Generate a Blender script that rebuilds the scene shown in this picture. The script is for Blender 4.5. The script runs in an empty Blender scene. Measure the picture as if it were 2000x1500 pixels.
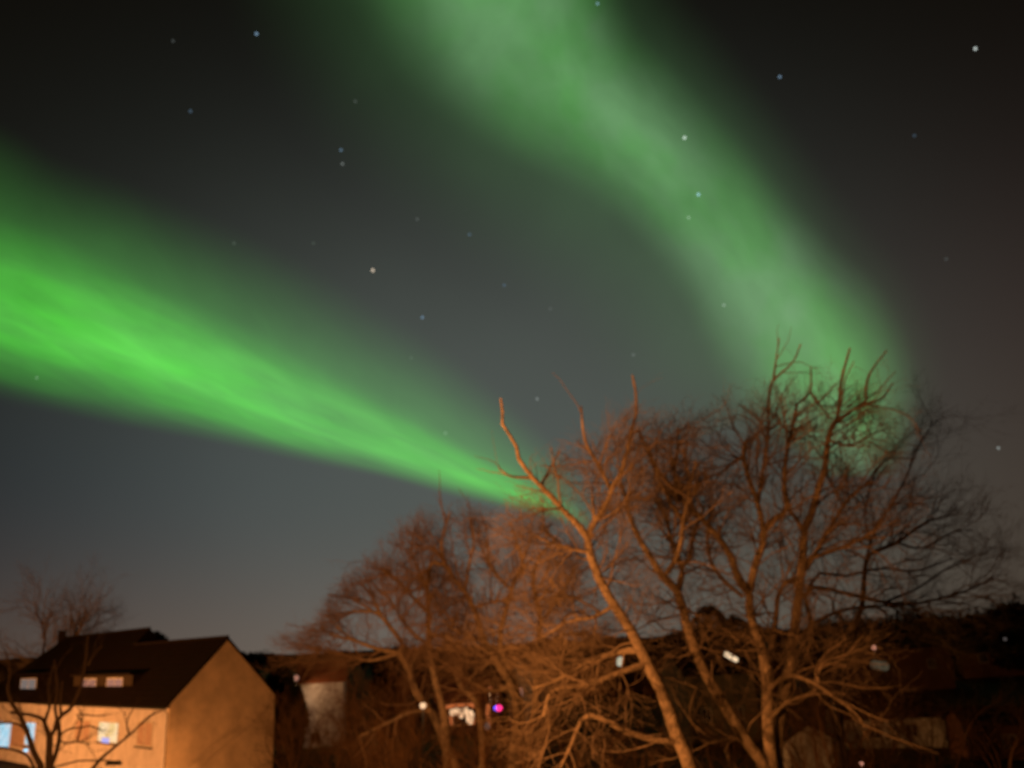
import bpy, math, random
import numpy as np

# ------------------------------------------------------------------ scene, camera, sky
sc = bpy.context.scene
sc.render.engine = 'CYCLES'
sc.view_settings.view_transform = 'Standard'
sc.view_settings.look = 'None'
sc.view_settings.gamma = 1.0
sc.view_settings.exposure = 0.0
sc.cycles.max_bounces = 5
sc.cycles.diffuse_bounces = 2
sc.cycles.glossy_bounces = 2
sc.cycles.transparent_max_bounces = 24
sc.cycles.sample_clamp_indirect = 2.0
sc.cycles.use_denoising = True
COL = sc.collection
rad = math.radians

F, PITCH, ROLL, H = 1750.0, rad(16.4), rad(-2.5), 8.6
def Rx(a): c, s = math.cos(a), math.sin(a); return np.array([[1, 0, 0], [0, c, -s], [0, s, c]])
def Rz(a): c, s = math.cos(a), math.sin(a); return np.array([[c, -s, 0], [s, c, 0], [0, 0, 1]])
CM = Rx(math.pi / 2 + PITCH) @ Rz(ROLL)
CP = np.array([0, 0, H])
def ray(x, y):
    d = CM @ np.array([(x - 1000) / F, (750 - y) / F, -1.0]); return d / np.linalg.norm(d)
def atY(x, y, Y): d = ray(x, y); return CP + d * (Y / d[1])
def atZ(x, y, z): d = ray(x, y); return CP + d * ((z - H) / d[2])
def atP(x, y, p, n): d = ray(x, y); return CP + d * (np.dot(np.array(p) - CP, n) / np.dot(d, n))

cam_d = bpy.data.cameras.new('camera'); cam = bpy.data.objects.new('camera', cam_d); COL.objects.link(cam)
cam_d.sensor_width = 36; cam_d.lens = F / 2000 * 36
cam_d.clip_start = 0.1; cam_d.clip_end = 60000
cam_d.dof.use_dof = True; cam_d.dof.focus_distance = 3.0; cam_d.dof.aperture_fstop = 2.15
from mathutils import Matrix
m4 = Matrix([list(r) + [0] for r in CM] + [[0, 0, 0, 1]]); m4.translation = (0, 0, H)
cam.matrix_world = m4
sc.camera = cam

def nt(tree):
    N, L = tree.nodes, tree.links
    def new(t, **k):
        n = N.new(t)
        for a, b in k.items():
            if a == 'inp':
                for i, v in b.items():
                    if isinstance(v, bpy.types.NodeSocket): L.new(v, n.inputs[i])
                    else: n.inputs[i].default_value = v
            else: setattr(n, a, b)
        return n
    def M(op, a, b=None, c=None, clamp=False):
        n = N.new('ShaderNodeMath'); n.operation = op; n.use_clamp = clamp
        for i, v in enumerate((a, b, c)):
            if v is None: continue
            if isinstance(v, (int, float)): n.inputs[i].default_value = v
            else: L.new(v, n.inputs[i])
        return n.outputs[0]
    return N, L, new, M

def world():
    w = bpy.data.worlds.new('World'); sc.world = w; w.use_nodes = True
    t = w.node_tree; t.nodes.clear(); N, L, new, M = nt(t)
    tc = new('ShaderNodeTexCoord'); sp = new('ShaderNodeSeparateXYZ', inp={0: tc.outputs['Generated']})
    az = M('ARCTAN2', sp.outputs[0], sp.outputs[1])
    el = M('ARCSINE', sp.outputs[2])
    def g(x, c, s):
        u = M('DIVIDE', M('SUBTRACT', x, c), s); return M('EXPONENT', M('MULTIPLY', M('MULTIPLY', u, u), -0.5))
    def lobe(azc, saz, elc, sel, up_only=False):
        e = M('MAXIMUM', M('SUBTRACT', el, elc), 0.0) if up_only else M('SUBTRACT', el, elc)
        u = M('DIVIDE', e, sel)
        return M('MULTIPLY', g(az, azc, saz), M('EXPONENT', M('MULTIPLY', M('MULTIPLY', u, u), -0.5)))
    def scale(f, col):
        n = new('ShaderNodeVectorMath', operation='SCALE'); n.inputs[0].default_value = col; L.new(f, n.inputs['Scale']); return n.outputs[0]
    def add(a, b):
        n = new('ShaderNodeVectorMath', operation='ADD'); L.new(a, n.inputs[0]); L.new(b, n.inputs[1]); return n.outputs[0]
    # soft cloudy unevenness of the night air
    nz = new('ShaderNodeTexNoise', inp={'Vector': tc.outputs['Generated'], 'Scale': 3.0, 'Detail': 3.0, 'Roughness': 0.5})
    nf = M('ADD', M('MULTIPLY', nz.outputs[0], 0.3), 0.85)
    c = scale(M('ADD', M('MULTIPLY', el, 0.0), 1.0), (0.0030, 0.0021, 0.0011))
    c = add(c, scale(M('MULTIPLY', lobe(rad(-2), rad(18), rad(11.5), rad(11.8), True), nf), (0.077, 0.091, 0.082)))
    c = add(c, scale(lobe(rad(-14), rad(24), rad(-2), rad(5.0)), (0.075, 0.036, 0.020)))
    c = add(c, scale(lobe(rad(33), rad(11), rad(11), rad(10)), (0.018, 0.008, 0.008)))
    c = add(c, scale(lobe(rad(-22), rad(16), rad(7), rad(6)), (0.001, 0.004, 0.011)))
    c = add(c, scale(lobe(rad(25), rad(16), rad(2), rad(9)), (0.020, 0.016, 0.009)))
    bg = new('ShaderNodeBackground', inp={0: c, 1: 1.0})
    o = new('ShaderNodeOutputWorld'); L.new(bg.outputs[0], o.inputs[0])
world()

# ------------------------------------------------------------------ materials
MATS = {}
def mat(name, col, rough=0.85, var=0.25, scale=3.0, bump=0.3, bscale=20.0, kind=None):
    m = bpy.data.materials.new(name); m.use_nodes = True; t = m.node_tree; N, L, new, M = nt(t)
    b = N['Principled BSDF']; b.inputs['Roughness'].default_value = rough; b.inputs['Specular IOR Level'].default_value = 0.12
    tc = new('ShaderNodeTexCoord')
    n1 = new('ShaderNodeTexNoise', inp={'Vector': tc.outputs['Object'], 'Scale': scale, 'Detail': 6.0, 'Roughness': 0.6})
    mr = new('ShaderNodeMapRange', inp={0: n1.outputs[0], 1: 0.25, 2: 0.75, 3: 1 - var, 4: 1 + var})
    vm = new('ShaderNodeVectorMath', operation='SCALE'); vm.inputs[0].default_value = col; L.new(mr.outputs[0], vm.inputs['Scale'])
    L.new(vm.outputs[0], b.inputs['Base Color'])
    hgt = new('ShaderNodeTexNoise', inp={'Vector': tc.outputs['Object'], 'Scale': bscale, 'Detail': 4.0}).outputs[0]
    if kind == 'tiles':
        wv = new('ShaderNodeTexWave', inp={'Vector': tc.outputs['Object'], 'Scale': 0.9, 'Distortion': 0.4})
        wv.bands_direction = 'Z'; hgt = M('ADD', hgt, M('MULTIPLY', wv.outputs[0], 2.0))
    bp = new('ShaderNodeBump', inp={'Height': hgt, 'Strength': bump, 'Distance': 0.12 if 'bark' in name else 0.05})
    L.new(bp.outputs[0], b.inputs['Normal'])
    MATS[name] = m; return m
def glow(name, col, strength, col2=None, scale=3.0, sampling=None):
    m = bpy.data.materials.new(name); m.use_nodes = True; t = m.node_tree; N, L, new, M = nt(t)
    N.remove(N['Principled BSDF'])
    e = new('ShaderNodeEmission', inp={0: (*col, 1), 1: strength})
    if col2:
        tc = new('ShaderNodeTexCoord'); n1 = new('ShaderNodeTexNoise', inp={'Vector': tc.outputs['Object'], 'Scale': scale, 'Detail': 2.0})
        r = new('ShaderNodeValToRGB', inp={0: n1.outputs[0]}); r.color_ramp.elements[0].position = .4; r.color_ramp.elements[1].position = .6
        r.color_ramp.elements[0].color = (*col, 1); r.color_ramp.elements[1].color = (*col2, 1); L.new(r.outputs[0], e.inputs[0])
    L.new(e.outputs[0], N['Material Output'].inputs[0])
    if sampling: m.cycles.emission_sampling = sampling
    MATS[name] = m; return m
def glass(name, col=(0.05, 0.05, 0.06), rough=0.08):
    m = bpy.data.materials.new(name); m.use_nodes = True; b = m.node_tree.nodes['Principled BSDF']
    b.inputs['Base Color'].default_value = (*col, 1); b.inputs['Roughness'].default_value = rough
    MATS[name] = m; return m

mat('bark', (0.32, 0.245, 0.18), 0.9, 0.5, 4.0, 0.9, 14)
mat('bark_dark_shaded', (0.05, 0.035, 0.025), 0.9, 0.3, 2.5, 0.6, 30)  # darker copy of bark; shade of the unlit trees put into the colour
mat('twig', (0.22, 0.165, 0.125), 0.9, 0.2, 2.0, 0.0)
mat('twig_red', (0.25, 0.175, 0.135), 0.9, 0.2, 2.0, 0.0)
mat('render_wall', (0.64, 0.58, 0.62), 0.9, 0.22, 1.1, 0.5, 9)
mat('render_wall_gable', (0.74, 0.57, 0.44), 0.9, 0.26, 0.8, 0.5, 9)
mat('pale_wall', (0.72, 0.74, 0.78), 0.9, 0.12, 0.8, 0.3, 12)
mat('grey_wall', (0.16, 0.16, 0.12), 0.9, 0.15, 0.8, 0.3, 12)
mat('brick_wall', (0.20, 0.10, 0.06), 0.9, 0.2, 0.8, 0.3, 12)
mat('twig_shaded', (0.075, 0.06, 0.035), 0.9, 0.2, 2.0, 0.0)  # shaded copy of twig for the unlit right-hand tree
mat('twig_low', (0.15, 0.085, 0.045), 0.9, 0.2, 2.0, 0.0)
mat('roof_tiles', (0.008, 0.0035, 0.002), 0.9, 0.35, 1.5, 0.25, 14, 'tiles')
mat('roof_red', (0.32, 0.12, 0.06), 0.9, 0.3, 1.5, 0.5, 14, 'tiles')
mat('roof_black', (0.018, 0.012, 0.010), 0.9, 0.3, 1.5, 0.5, 14, 'tiles')
mat('white_frame', (0.70, 0.68, 0.66), 0.6, 0.04, 2, 0.05)
mat('dormer_board', (0.05, 0.036, 0.026), 0.8, 0.15, 3, 0.3)
mat('metal_dark', (0.05, 0.05, 0.05), 0.5, 0.1, 3, 0.1)
mat('curtain', (0.5, 0.36, 0.34), 0.9, 0.15, 3, 0.2)
mat('evergreen', (0.030, 0.036, 0.018), 0.9, 0.4, 1.0, 0.0)
mat('evergreen_far', (0.020, 0.020, 0.012), 0.95, 0.4, 1.0, 0.0)
mat('grass', (0.055, 0.050, 0.022), 0.95, 0.5, 0.25, 0.8, 6)
mat('grass_blade', (0.10, 0.085, 0.035), 0.95, 0.4, 0.5, 0.0)
mat('asphalt', (0.05, 0.05, 0.05), 0.9, 0.2, 2.0, 0.3, 30)
glass('window_glass'); glass('window_glass_pale', (0.30, 0.26, 0.28), 0.25)
glow('lit_warm', (1.0, 0.70, 0.38), 1.05, (0.85, 0.55, 0.22), 1.0)
glow('lit_cool', (0.42, 0.80, 1.0), 0.85, (0.75, 0.85, 0.95), 1.6)
glow('lit_blue_lamp', (0.35, 0.75, 1.0), 1.6)
glow('lit_violet', (0.55, 0.50, 1.0), 0.9)
glow('lit_bulb', (1.0, 0.60, 0.33), 1.1)
glow('lit_floor', (1.0, 0.72, 0.44), 1.1)
glow('lit_grey_lamp', (0.5, 0.42, 0.40), 0.16)
glow('lit_grey', (0.5, 0.42, 0.26), 0.13)
glow('lit_small_white', (0.85, 0.80, 0.58), 0.6)
glow('lit_orange', (1.0, 0.25, 0.07), 0.55)
glow('lit_pinkish', (1.0, 0.42, 0.28), .9)
glow('lit_magenta', (1.0, 0.03, 0.20), 2.4)
glow('lit_blue', (0.10, 0.10, 1.0), 2.4)
glow('lit_dim_white', (0.50, 0.40, 0.36), 0.36)
glow('lit_dim_pink', (0.62, 0.27, 0.18), 0.62)
glow('lit_pane', (0.95, 0.55, 0.25), 0.9)
glow('sodium', (1.0, 0.35, 0.08), 60, sampling='NONE')

# ------------------------------------------------------------------ object helpers
WP = {}
def tag(o, label=None, cat=None, group=None, kind=None):
    if label: o['label'] = label
    if cat: o['category'] = cat
    if group: o['group'] = group
    if kind: o['kind'] = kind
    return o
def thing(name, loc, label, cat, group=None):
    o = bpy.data.objects.new(name, None); COL.objects.link(o); o.location = [float(v) for v in loc]
    o.empty_display_size = 0.3; WP[o] = np.array(loc, float); return tag(o, label, cat, group)
def link(name, verts, faces, m, parent=None, smooth=False, org=None):
    """verts (n,3) world coords; faces (k,4) or (k,3) array or a list; one mesh object"""
    base = WP[parent] if parent is not None else (np.array(org, float) if org is not None else np.zeros(3))
    v = np.asarray(verts, float).reshape(-1, 3) - base
    me = bpy.data.meshes.new(name)
    if isinstance(faces, np.ndarray):
        k, s = faces.shape
        me.vertices.add(len(v)); me.vertices.foreach_set('co', v.astype(np.float32).ravel())
        me.loops.add(k * s); me.loops.foreach_set('vertex_index', faces.astype(np.int32).ravel())
        me.polygons.add(k); me.polygons.foreach_set('loop_start', np.arange(0, k * s, s, dtype=np.int32))
        me.polygons.foreach_set('loop_total', np.full(k, s, dtype=np.int32))
        me.update(calc_edges=True)
    else:
        me.from_pydata([tuple(p) for p in v], [], faces)
    if smooth: me.polygons.foreach_set('use_smooth', [True] * len(me.polygons))
    me.materials.append(MATS[m])
    o = bpy.data.objects.new(name, me); COL.objects.link(o)
    if parent is not None: o.parent = parent
    elif org is not None: o.location = base
    WP[o] = base
    return o

class MB:
    def __init__(s, O=(0, 0, 0), X=(1, 0, 0), Y=(0, 1, 0)):
        s.v, s.f = [], []; s.O = np.array(O, float); s.X = np.array(X, float); s.Y = np.array(Y, float); s.Z = np.array([0, 0, 1.0])
    def P(s, p): return s.O + s.X * p[0] + s.Y * p[1] + s.Z * p[2]
    def hull(s, pts, faces):
        b = len(s.v); s.v += [s.P(p) for p in pts]; s.f += [tuple(b + i for i in f) for f in faces]; return s
    def box(s, x0, x1, y0, y1, z0, z1):
        p = [(x, y, z) for z in (z0, z1) for x, y in ((x0, y0), (x1, y0), (x1, y1), (x0, y1))]
        return s.hull(p, [(0, 3, 2, 1), (4, 5, 6, 7), (0, 1, 5, 4), (1, 2, 6, 5), (2, 3, 7, 6), (3, 0, 4, 7)])
    def prism(s, poly, axis, a, b):
        """poly: list of 2D pts; axis 'x' -> (y,z) polygon extruded along x from a to b"""
        n = len(poly)
        if axis == 'x': p = [(a, q[0], q[1]) for q in poly] + [(b, q[0], q[1]) for q in poly]
        elif axis == 'y': p = [(q[0], a, q[1]) for q in poly] + [(q[0], b, q[1]) for q in poly]
        else: p = [(q[0], q[1], a) for q in poly] + [(q[0], q[1], b) for q in poly]
        return s.hull(p, [tuple(range(n)), tuple(range(2 * n - 1, n - 1, -1))] + [(i, i + n, (i + 1) % n + n, (i + 1) % n) for i in range(n)])
    def slab(s, a, b, c, d, t):
        """quad a,b,c,d given thickness t downwards"""
        lo = [(q[0], q[1], q[2] - t) for q in (a, b, c, d)]
        return s.hull([a, b, c, d] + lo, [(0, 1, 2, 3), (7, 6, 5, 4), (0, 4, 5, 1), (1, 5, 6, 2), (2, 6, 7, 3), (3, 7, 4, 0)])
    def tube(s, pts, r0, r1, n=10):
        pts = [np.array(p, float) for p in pts]; b = len(s.v); K = len(pts)
        for i, p in enumerate(pts):
            t = pts[min(i + 1, K - 1)] - pts[max(i - 1, 0)]; t /= np.linalg.norm(t) + 1e-9
            ref = np.array([1, 0, 0]) if abs(t[0]) < .8 else np.array([0, 1, 0])
            a = np.cross(t, ref); a /= np.linalg.norm(a); c = np.cross(t, a); r = r0 + (r1 - r0) * i / (K - 1)
            for k in range(n):
                q = p + r * (a * math.cos(2 * math.pi * k / n) + c * math.sin(2 * math.pi * k / n)); s.v.append(s.P(q))
        for i in range(K - 1):
            for k in range(n): s.f.append((b + i * n + k, b + i * n + (k + 1) % n, b + (i + 1) * n + (k + 1) % n, b + (i + 1) * n + k))
        s.f.append(tuple(b + k for k in range(n))[::-1]); s.f.append(tuple(b + (K - 1) * n + k for k in range(n))); return s
    def ball(s, c, r, n=12, m=8, sz=1.0):
        b = len(s.v)
        for i in range(m + 1):
            th = math.pi * i / m
            for k in range(n):
                ph = 2 * math.pi * k / n; s.v.append(s.P((c[0] + r * math.sin(th) * math.cos(ph), c[1] + r * math.sin(th) * math.sin(ph), c[2] + r * sz * math.cos(th))))
        for i in range(m):
            for k in range(n): s.f.append((b + i * n + k, b + (i + 1) * n + k, b + (i + 1) * n + (k + 1) % n, b + i * n + (k + 1) % n))
        return s
    def build(s, name, m, parent=None, smooth=False, org=None): return link(name, np.array(s.v), s.f, m, parent, smooth, org)

# ------------------------------------------------------------------ ground
def sst(a, b, x): t = np.clip((x - a) / (b - a), 0, 1); return t * t * (3 - 2 * t)
def ground(x, y):
    x = np.asarray(x, float); y = np.asarray(y, float)
    r = np.hypot(x, y)
    z = 5.2 * sst(78, 240, r) + 3.0 * sst(300, 900, r) + 9.0 * sst(900, 2600, r)
    z = z + 2.0 * sst(5, 60, x) * sst(60, 130, r)
    z = z + (0.25 * np.sin(x * .11 + 1) * np.cos(y * .09) + 0.12 * np.sin(x * .31) * np.sin(y * .27)) * sst(20, 60, r)
    z = z + 2.5 * np.sin(x * .004 + 2) * np.cos(y * .003) * sst(400, 1000, r)
    return z
def build_ground():
    rs = np.concatenate([np.linspace(0.5, 120, 110), np.geomspace(124, 6000, 60)]); n = 180
    a = np.linspace(0, 2 * math.pi, n, endpoint=False)
    R, A = np.meshgrid(rs, a, indexing='ij'); X, Y = R * np.sin(A), R * np.cos(A); Z = ground(X, Y)
    v = np.stack([X, Y, Z], -1).reshape(-1, 3)
    i, k = np.meshgrid(np.arange(len(rs) - 1), np.arange(n), indexing='ij')
    f = np.stack([i * n + k, (i + 1) * n + k, (i + 1) * n + (k + 1) % n, i * n + (k + 1) % n], -1).reshape(-1, 4)[:, ::-1]
    v = np.vstack([v, [[0, 0, 0]]])
    o = link('ground', v, f, 'grass', smooth=True)
    tag(o, 'dark grassy slope falling away behind the trees and houses', 'ground', kind='structure')
build_ground()
def G(x, y): return float(ground(x, y))

def build_grass():
    rng = np.random.default_rng(5); n = 26000
    x = rng.uniform(-30, 42, n); y = rng.uniform(52, 110, n); z = ground(x, y)
    h = rng.uniform(.12, .45, n); a = rng.uniform(0, math.pi, n); w = .03
    tip = np.stack([x + rng.normal(0, .12, n), y + rng.normal(0, .12, n), z + h], -1)
    b0 = np.stack([x - w * np.cos(a), y - w * np.sin(a), z - .03], -1); b1 = np.stack([x + w * np.cos(a), y + w * np.sin(a), z - .03], -1)
    v = np.stack([b0, b1, tip], 1).reshape(-1, 3); f = np.arange(3 * n).reshape(-1, 3)
    tag(link('grass', v, f, 'grass_blade'), 'rough winter grass on the slope between the bare trees', 'grass', kind='stuff')
build_grass()

# ------------------------------------------------------------------ tubes in bulk, tree growth
def unit(v): return v / (np.linalg.norm(v, axis=-1, keepdims=True) + 1e-9)
def tubes(P, R, sides=3):
    N, K, _ = P.shape
    T = np.empty_like(P); T[:, 1:-1] = P[:, 2:] - P[:, :-2]; T[:, 0] = P[:, 1] - P[:, 0]; T[:, -1] = P[:, -1] - P[:, -2]; T = unit(T)
    d = unit(P[:, -1] - P[:, 0]); ref = np.where(np.abs(d[:, 2:3]) < .85, np.array([[0, 0, 1.0]]), np.array([[1.0, 0, 0]]))
    A = unit(np.cross(T, ref[:, None, :])); B = np.cross(T, A)
    ang = np.arange(sides) * 2 * math.pi / sides
    V = P[:, :, None] + R[:, :, None, None] * (A[:, :, None] * np.cos(ang)[None, None, :, None] + B[:, :, None] * np.sin(ang)[None, None, :, None])
    n, k, s = np.meshgrid(np.arange(N), np.arange(K - 1), np.arange(sides), indexing='ij')
    b = n * K * sides
    Fc = np.stack([b + k * sides + s, b + k * sides + (s + 1) % sides, b + (k + 1) * sides + (s + 1) % sides, b + (k + 1) * sides + s], -1).reshape(-1, 4)
    return V.reshape(-1, 3), Fc
def join(parts):
    V, Fc, o = [], [], 0
    for v, f in parts: V.append(v); Fc.append(f + o); o += len(v)
    return np.vstack(V), np.vstack(Fc)
def catmull(pts, K):
    p = np.array(pts, float); n = len(p)
    if n == 2: t = np.linspace(0, 1, K)[:, None]; return p[0] * (1 - t) + p[1] * t
    seg = np.linalg.norm(np.diff(p, axis=0), axis=1); s = np.concatenate([[0], np.cumsum(seg)]); q = np.linspace(0, s[-1], K)
    out = np.empty((K, p.shape[1]))
    e = np.vstack([2 * p[0] - p[1], p, 2 * p[-1] - p[-2]])
    for i, u in enumerate(q):
        j = min(int(np.searchsorted(s, u, 'right')) - 1, n - 2); t = (u - s[j]) / seg[j]
        a, b, c, d = e[j], e[j + 1], e[j + 2], e[j + 3]
        out[i] = .5 * ((2 * b) + (-a + c) * t + (2 * a - 5 * b + 4 * c - d) * t * t + (-a + 3 * b - 3 * c + d) * t ** 3)
    return out
def spawn(P, R, n, ln, ang, up, rng, K=4, tmin=.2, out=None, outw=0.0, wig=.22, rf=.6, rmin=.0025, flat=0.0, lw=True):
    N, Kp, _ = P.shape
    L = np.linalg.norm(np.diff(P, axis=1), axis=2).sum(1)
    idx = rng.choice(N, n, p=L / L.sum()) if lw else rng.integers(0, N, n)
    t = rng.uniform(tmin, 1.0, n) ** .8 * (Kp - 1) * .999; i = t.astype(int); fr = (t - i)[:, None]
    pos = P[idx, i] * (1 - fr) + P[idx, i + 1] * fr; tan = unit(P[idx, i + 1] - P[idx, i])
    r0 = (R[idx, i] * (1 - fr[:, 0]) + R[idx, i + 1] * fr[:, 0]) * rf
    rv = rng.normal(size=(n, 3)); perp = unit(rv - tan * (rv * tan).sum(1, keepdims=True))
    a = rng.uniform(ang[0], ang[1], n)[:, None]
    d = tan * np.cos(a) + perp * np.sin(a); d[:, 2] += up
    if out is not None: d = d + outw * unit((pos - out) * np.array([1, 1, .35]))
    d[:, 2] *= (1 - flat); d = unit(d)
    l = rng.uniform(ln[0], ln[1], n)
    pts = [pos]; step = (l / (K - 1))[:, None]
    for k in range(1, K):
        d = unit(d + rng.normal(0, wig, (n, 3)) + np.array([0, 0, up * .25])); pts.append(pts[-1] + d * step)
    PP = np.stack(pts, 1); r0 = np.clip(np.minimum(r0, l * .016), rmin, None)
    RR = r0[:, None] * np.linspace(1, .4, K)[None]; RR = np.maximum(RR, rmin * .7)
    return PP, RR

def limb3(spec):
    """spec: px points, depth start, depth end, radius px start, end -> (pts, radii) resampled"""
    pts, d0, d1, r0, r1 = spec; n = len(pts)
    q = np.array([[x, y] for x, y in pts], float); s = np.concatenate([[0], np.cumsum(np.linalg.norm(np.diff(q, axis=0), axis=1))]); s /= s[-1]
    p = [atY(x, y, d0 + (d1 - d0) * u) for (x, y), u in zip(pts, s)]
    K = 14; P = catmull(p, K); u = np.linspace(0, 1, K); dep = d0 + (d1 - d0) * u
    R = (r0 + (r1 - r0) * u) * dep / F
    return P, R

def traced_tree(name, label, base, trunks, limbs, levels, seed, bark='bark', twig='twig', group=None, env=None, out=None):
    rng = np.random.default_rng(seed)
    root = thing(name, base, label, 'tree', group); name_dark = 'forked trunk standing' in label
    tP, tR = [], []
    for s in trunks:
        P, R = limb3(s)
        if name_dark: R = R * 1.35
        if s[0][0][1] >= 1490 and s[0][0][1] < 1600:    # rooted: carry the stem down to the ground
            b = np.array(base, float) + (P[0] - np.array(base)) * np.array([.15, .15, 0]); b[2] = base[2] - .2
            ext = catmull([b, (b * .55 + P[0] * .45) + [0, 0, .05], P[0]], 7)[:-1]
            P = np.vstack([ext, P]); R = np.concatenate([np.linspace(R[0] * 1.7, R[0] * 1.05, 6), R])
            sel = np.linspace(0, len(P) - 1, 18); i = np.minimum(sel.astype(int), len(P) - 2); f = (sel - i)[:, None]
            P = P[i] * (1 - f) + P[i + 1] * f; R = R[i] * (1 - f[:, 0]) + R[i + 1] * f[:, 0]
        else:
            sel = np.linspace(0, 13, 18); i = np.minimum(sel.astype(int), 12); f = (sel - i)[:, None]
            P = P[i] * (1 - f) + P[i + 1] * f; R = R[i] * (1 - f[:, 0]) + R[i + 1] * f[:, 0]
        R = R * (1 + rng.normal(0, .05, len(R))); tP.append(P); tR.append(R)
    v, f = tubes(np.array(tP), np.array(tR), 10); link('trunk', v, f, bark, root, smooth=True)
    lP, lR = [], []
    for s in limbs:
        P, R = limb3(s); R = R * (1 + rng.normal(0, .06, len(R))) * (1.35 if name_dark else 1.15)
        v, f = tubes(P[None], R[None], 8); link('limb', v, f, bark, root, smooth=True); lP.append(P); lR.append(R)
    # resample all to common K
    K = 14; t0 = 4 if name_dark else 9; AP = [P[np.linspace(t0, 17, K).astype(int)] for P in tP] + lP; AR = [R[np.linspace(t0, 17, K).astype(int)] for R in tR] + lR
    P, R = np.array(AP), np.array(AR)
    o = P.reshape(-1, 3).mean(0) if out is None else np.array(out)
    crown = []; src = (P, R)
    allP = [src]
    for k, lv in enumerate(levels):
        P1, R1 = spawn(*src, rng=rng, out=o, **lv)
        if env is not None: P1, R1 = prune(P1, R1, env, rng)
        crown.append(tubes(P1, R1, 5 if k == 0 else 3)); src = (P1, R1)
    v, f = join(crown); link('crown', v, f, twig, root)
    return root

def prune(P, R, env, rng, keep=.06, low=7.6, thin=.6):
    """keep the crown inside its natural outline: env = (x, height) points of the crown's upper edge in metres"""
    tip = P[:, -1]; lim = np.interp(tip[:, 0], env[:, 0], env[:, 1]) + rng.normal(0, .22, len(tip))
    k = (tip[:, 2] < lim) | (rng.uniform(0, 1, len(tip)) < keep)
    k &= (tip[:, 2] > low + rng.normal(0, .4, len(tip))) | (rng.uniform(0, 1, len(tip)) < thin); return P[k], R[k]
def outline(pts, Y): return np.array([[atY(x, y, Y)[0], atY(x, y, Y)[2]] for x, y in pts])
LV = lambda n, ln, ang, up, K=4, outw=.3, wig=.2, tmin=.2, rmin=.003: dict(n=n, ln=ln, ang=ang, up=up, K=K, outw=outw, wig=wig, tmin=tmin, rmin=rmin)

# --- tree nearest the street lamp: leaning forked trunk
bA = atY(1362, 1530, 24); bA = (bA[0] + .6, 24.0, G(bA[0], 24))
traced_tree('bare_tree', 'bare tree with the brightest orange leaning forked trunk in the middle of the picture', bA,
  [([(1352, 1500), (1320, 1433), (1301, 1372), (1272, 1311), (1256, 1281), (1240, 1244), (1213, 1201), (1197, 1180), (1176, 1143), (1157, 1100), (1152, 1077), (1147, 1050)], 24, 24.3, 13, 7.5)],
  [([(1147, 1050), (1127, 1023), (1100, 997), (1080, 973), (1050, 943), (1030, 920), (1010, 890), (1007, 867), (982, 830), (982, 810), (978, 778)], 24.3, 23.2, 6.5, 2),
   ([(1147, 1050), (1153, 1037), (1163, 1017), (1187, 980), (1193, 957), (1210, 930), (1223, 887), (1233, 840), (1242, 813), (1242, 767), (1235, 733)], 24.3, 24.8, 5.5, 1.8),
   ([(1193, 957), (1170, 910), (1150, 877), (1140, 847), (1135, 793)], 24.6, 23.9, 4, 1.6),
   ([(1040, 935), (1033, 933), (997, 930), (975, 915)], 24, 23.4, 3.2, 1.3),
   ([(1057, 948), (1080, 905), (1092, 880)], 24, 24.6, 2.6, 1.2),
   ([(1238, 845), (1247, 840), (1267, 887), (1283, 927), (1310, 983), (1330, 1010)], 24.7, 26.5, 2.2, 3.6),
   ([(1262, 1297), (1213, 1313), (1147, 1337), (1080, 1350), (1067, 1380), (1062, 1400)], 24.1, 22.6, 6, 2.5),
   ([(1246, 1270), (1213, 1273), (1150, 1292), (1095, 1325), (1040, 1345)], 24.1, 25.4, 5.5, 2),
   ([(1322, 1450), (1267, 1442), (1220, 1427), (1180, 1405), (1140, 1400), (1118, 1450), (1095, 1500)], 24, 23, 6, 2.4),
   ([(1152, 1080), (1110, 1070), (1070, 1058), (1030, 1040)], 24.3, 24.8, 3.4, 1.3),
   ([(1200, 1182), (1160, 1205), (1110, 1215), (1060, 1245)], 24.2, 25, 4, 1.6),
   ([(1160, 1020), (1159, 985), (1155, 950)], 24.4, 24.4, 3, 1.2)],
  [LV(260, (.8, 2.2), (.5, 1.3), .08, 6, .2, .22, .05, .005), LV(1500, (.5, 1.3), (.4, 1.2), .08, 5, .15), LV(6500, (.3, .75), (.3, 1.0), .15, 4, .15, .22, .1, .003), LV(9000, (.15, .45), (.3, .9), .15, 3, .1, .22, .1, .0028)], 11, env=outline([(940, 1010), (1000, 965), (1060, 900), (1130, 835), (1240, 790), (1330, 800), (1420, 790)], 24))

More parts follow.
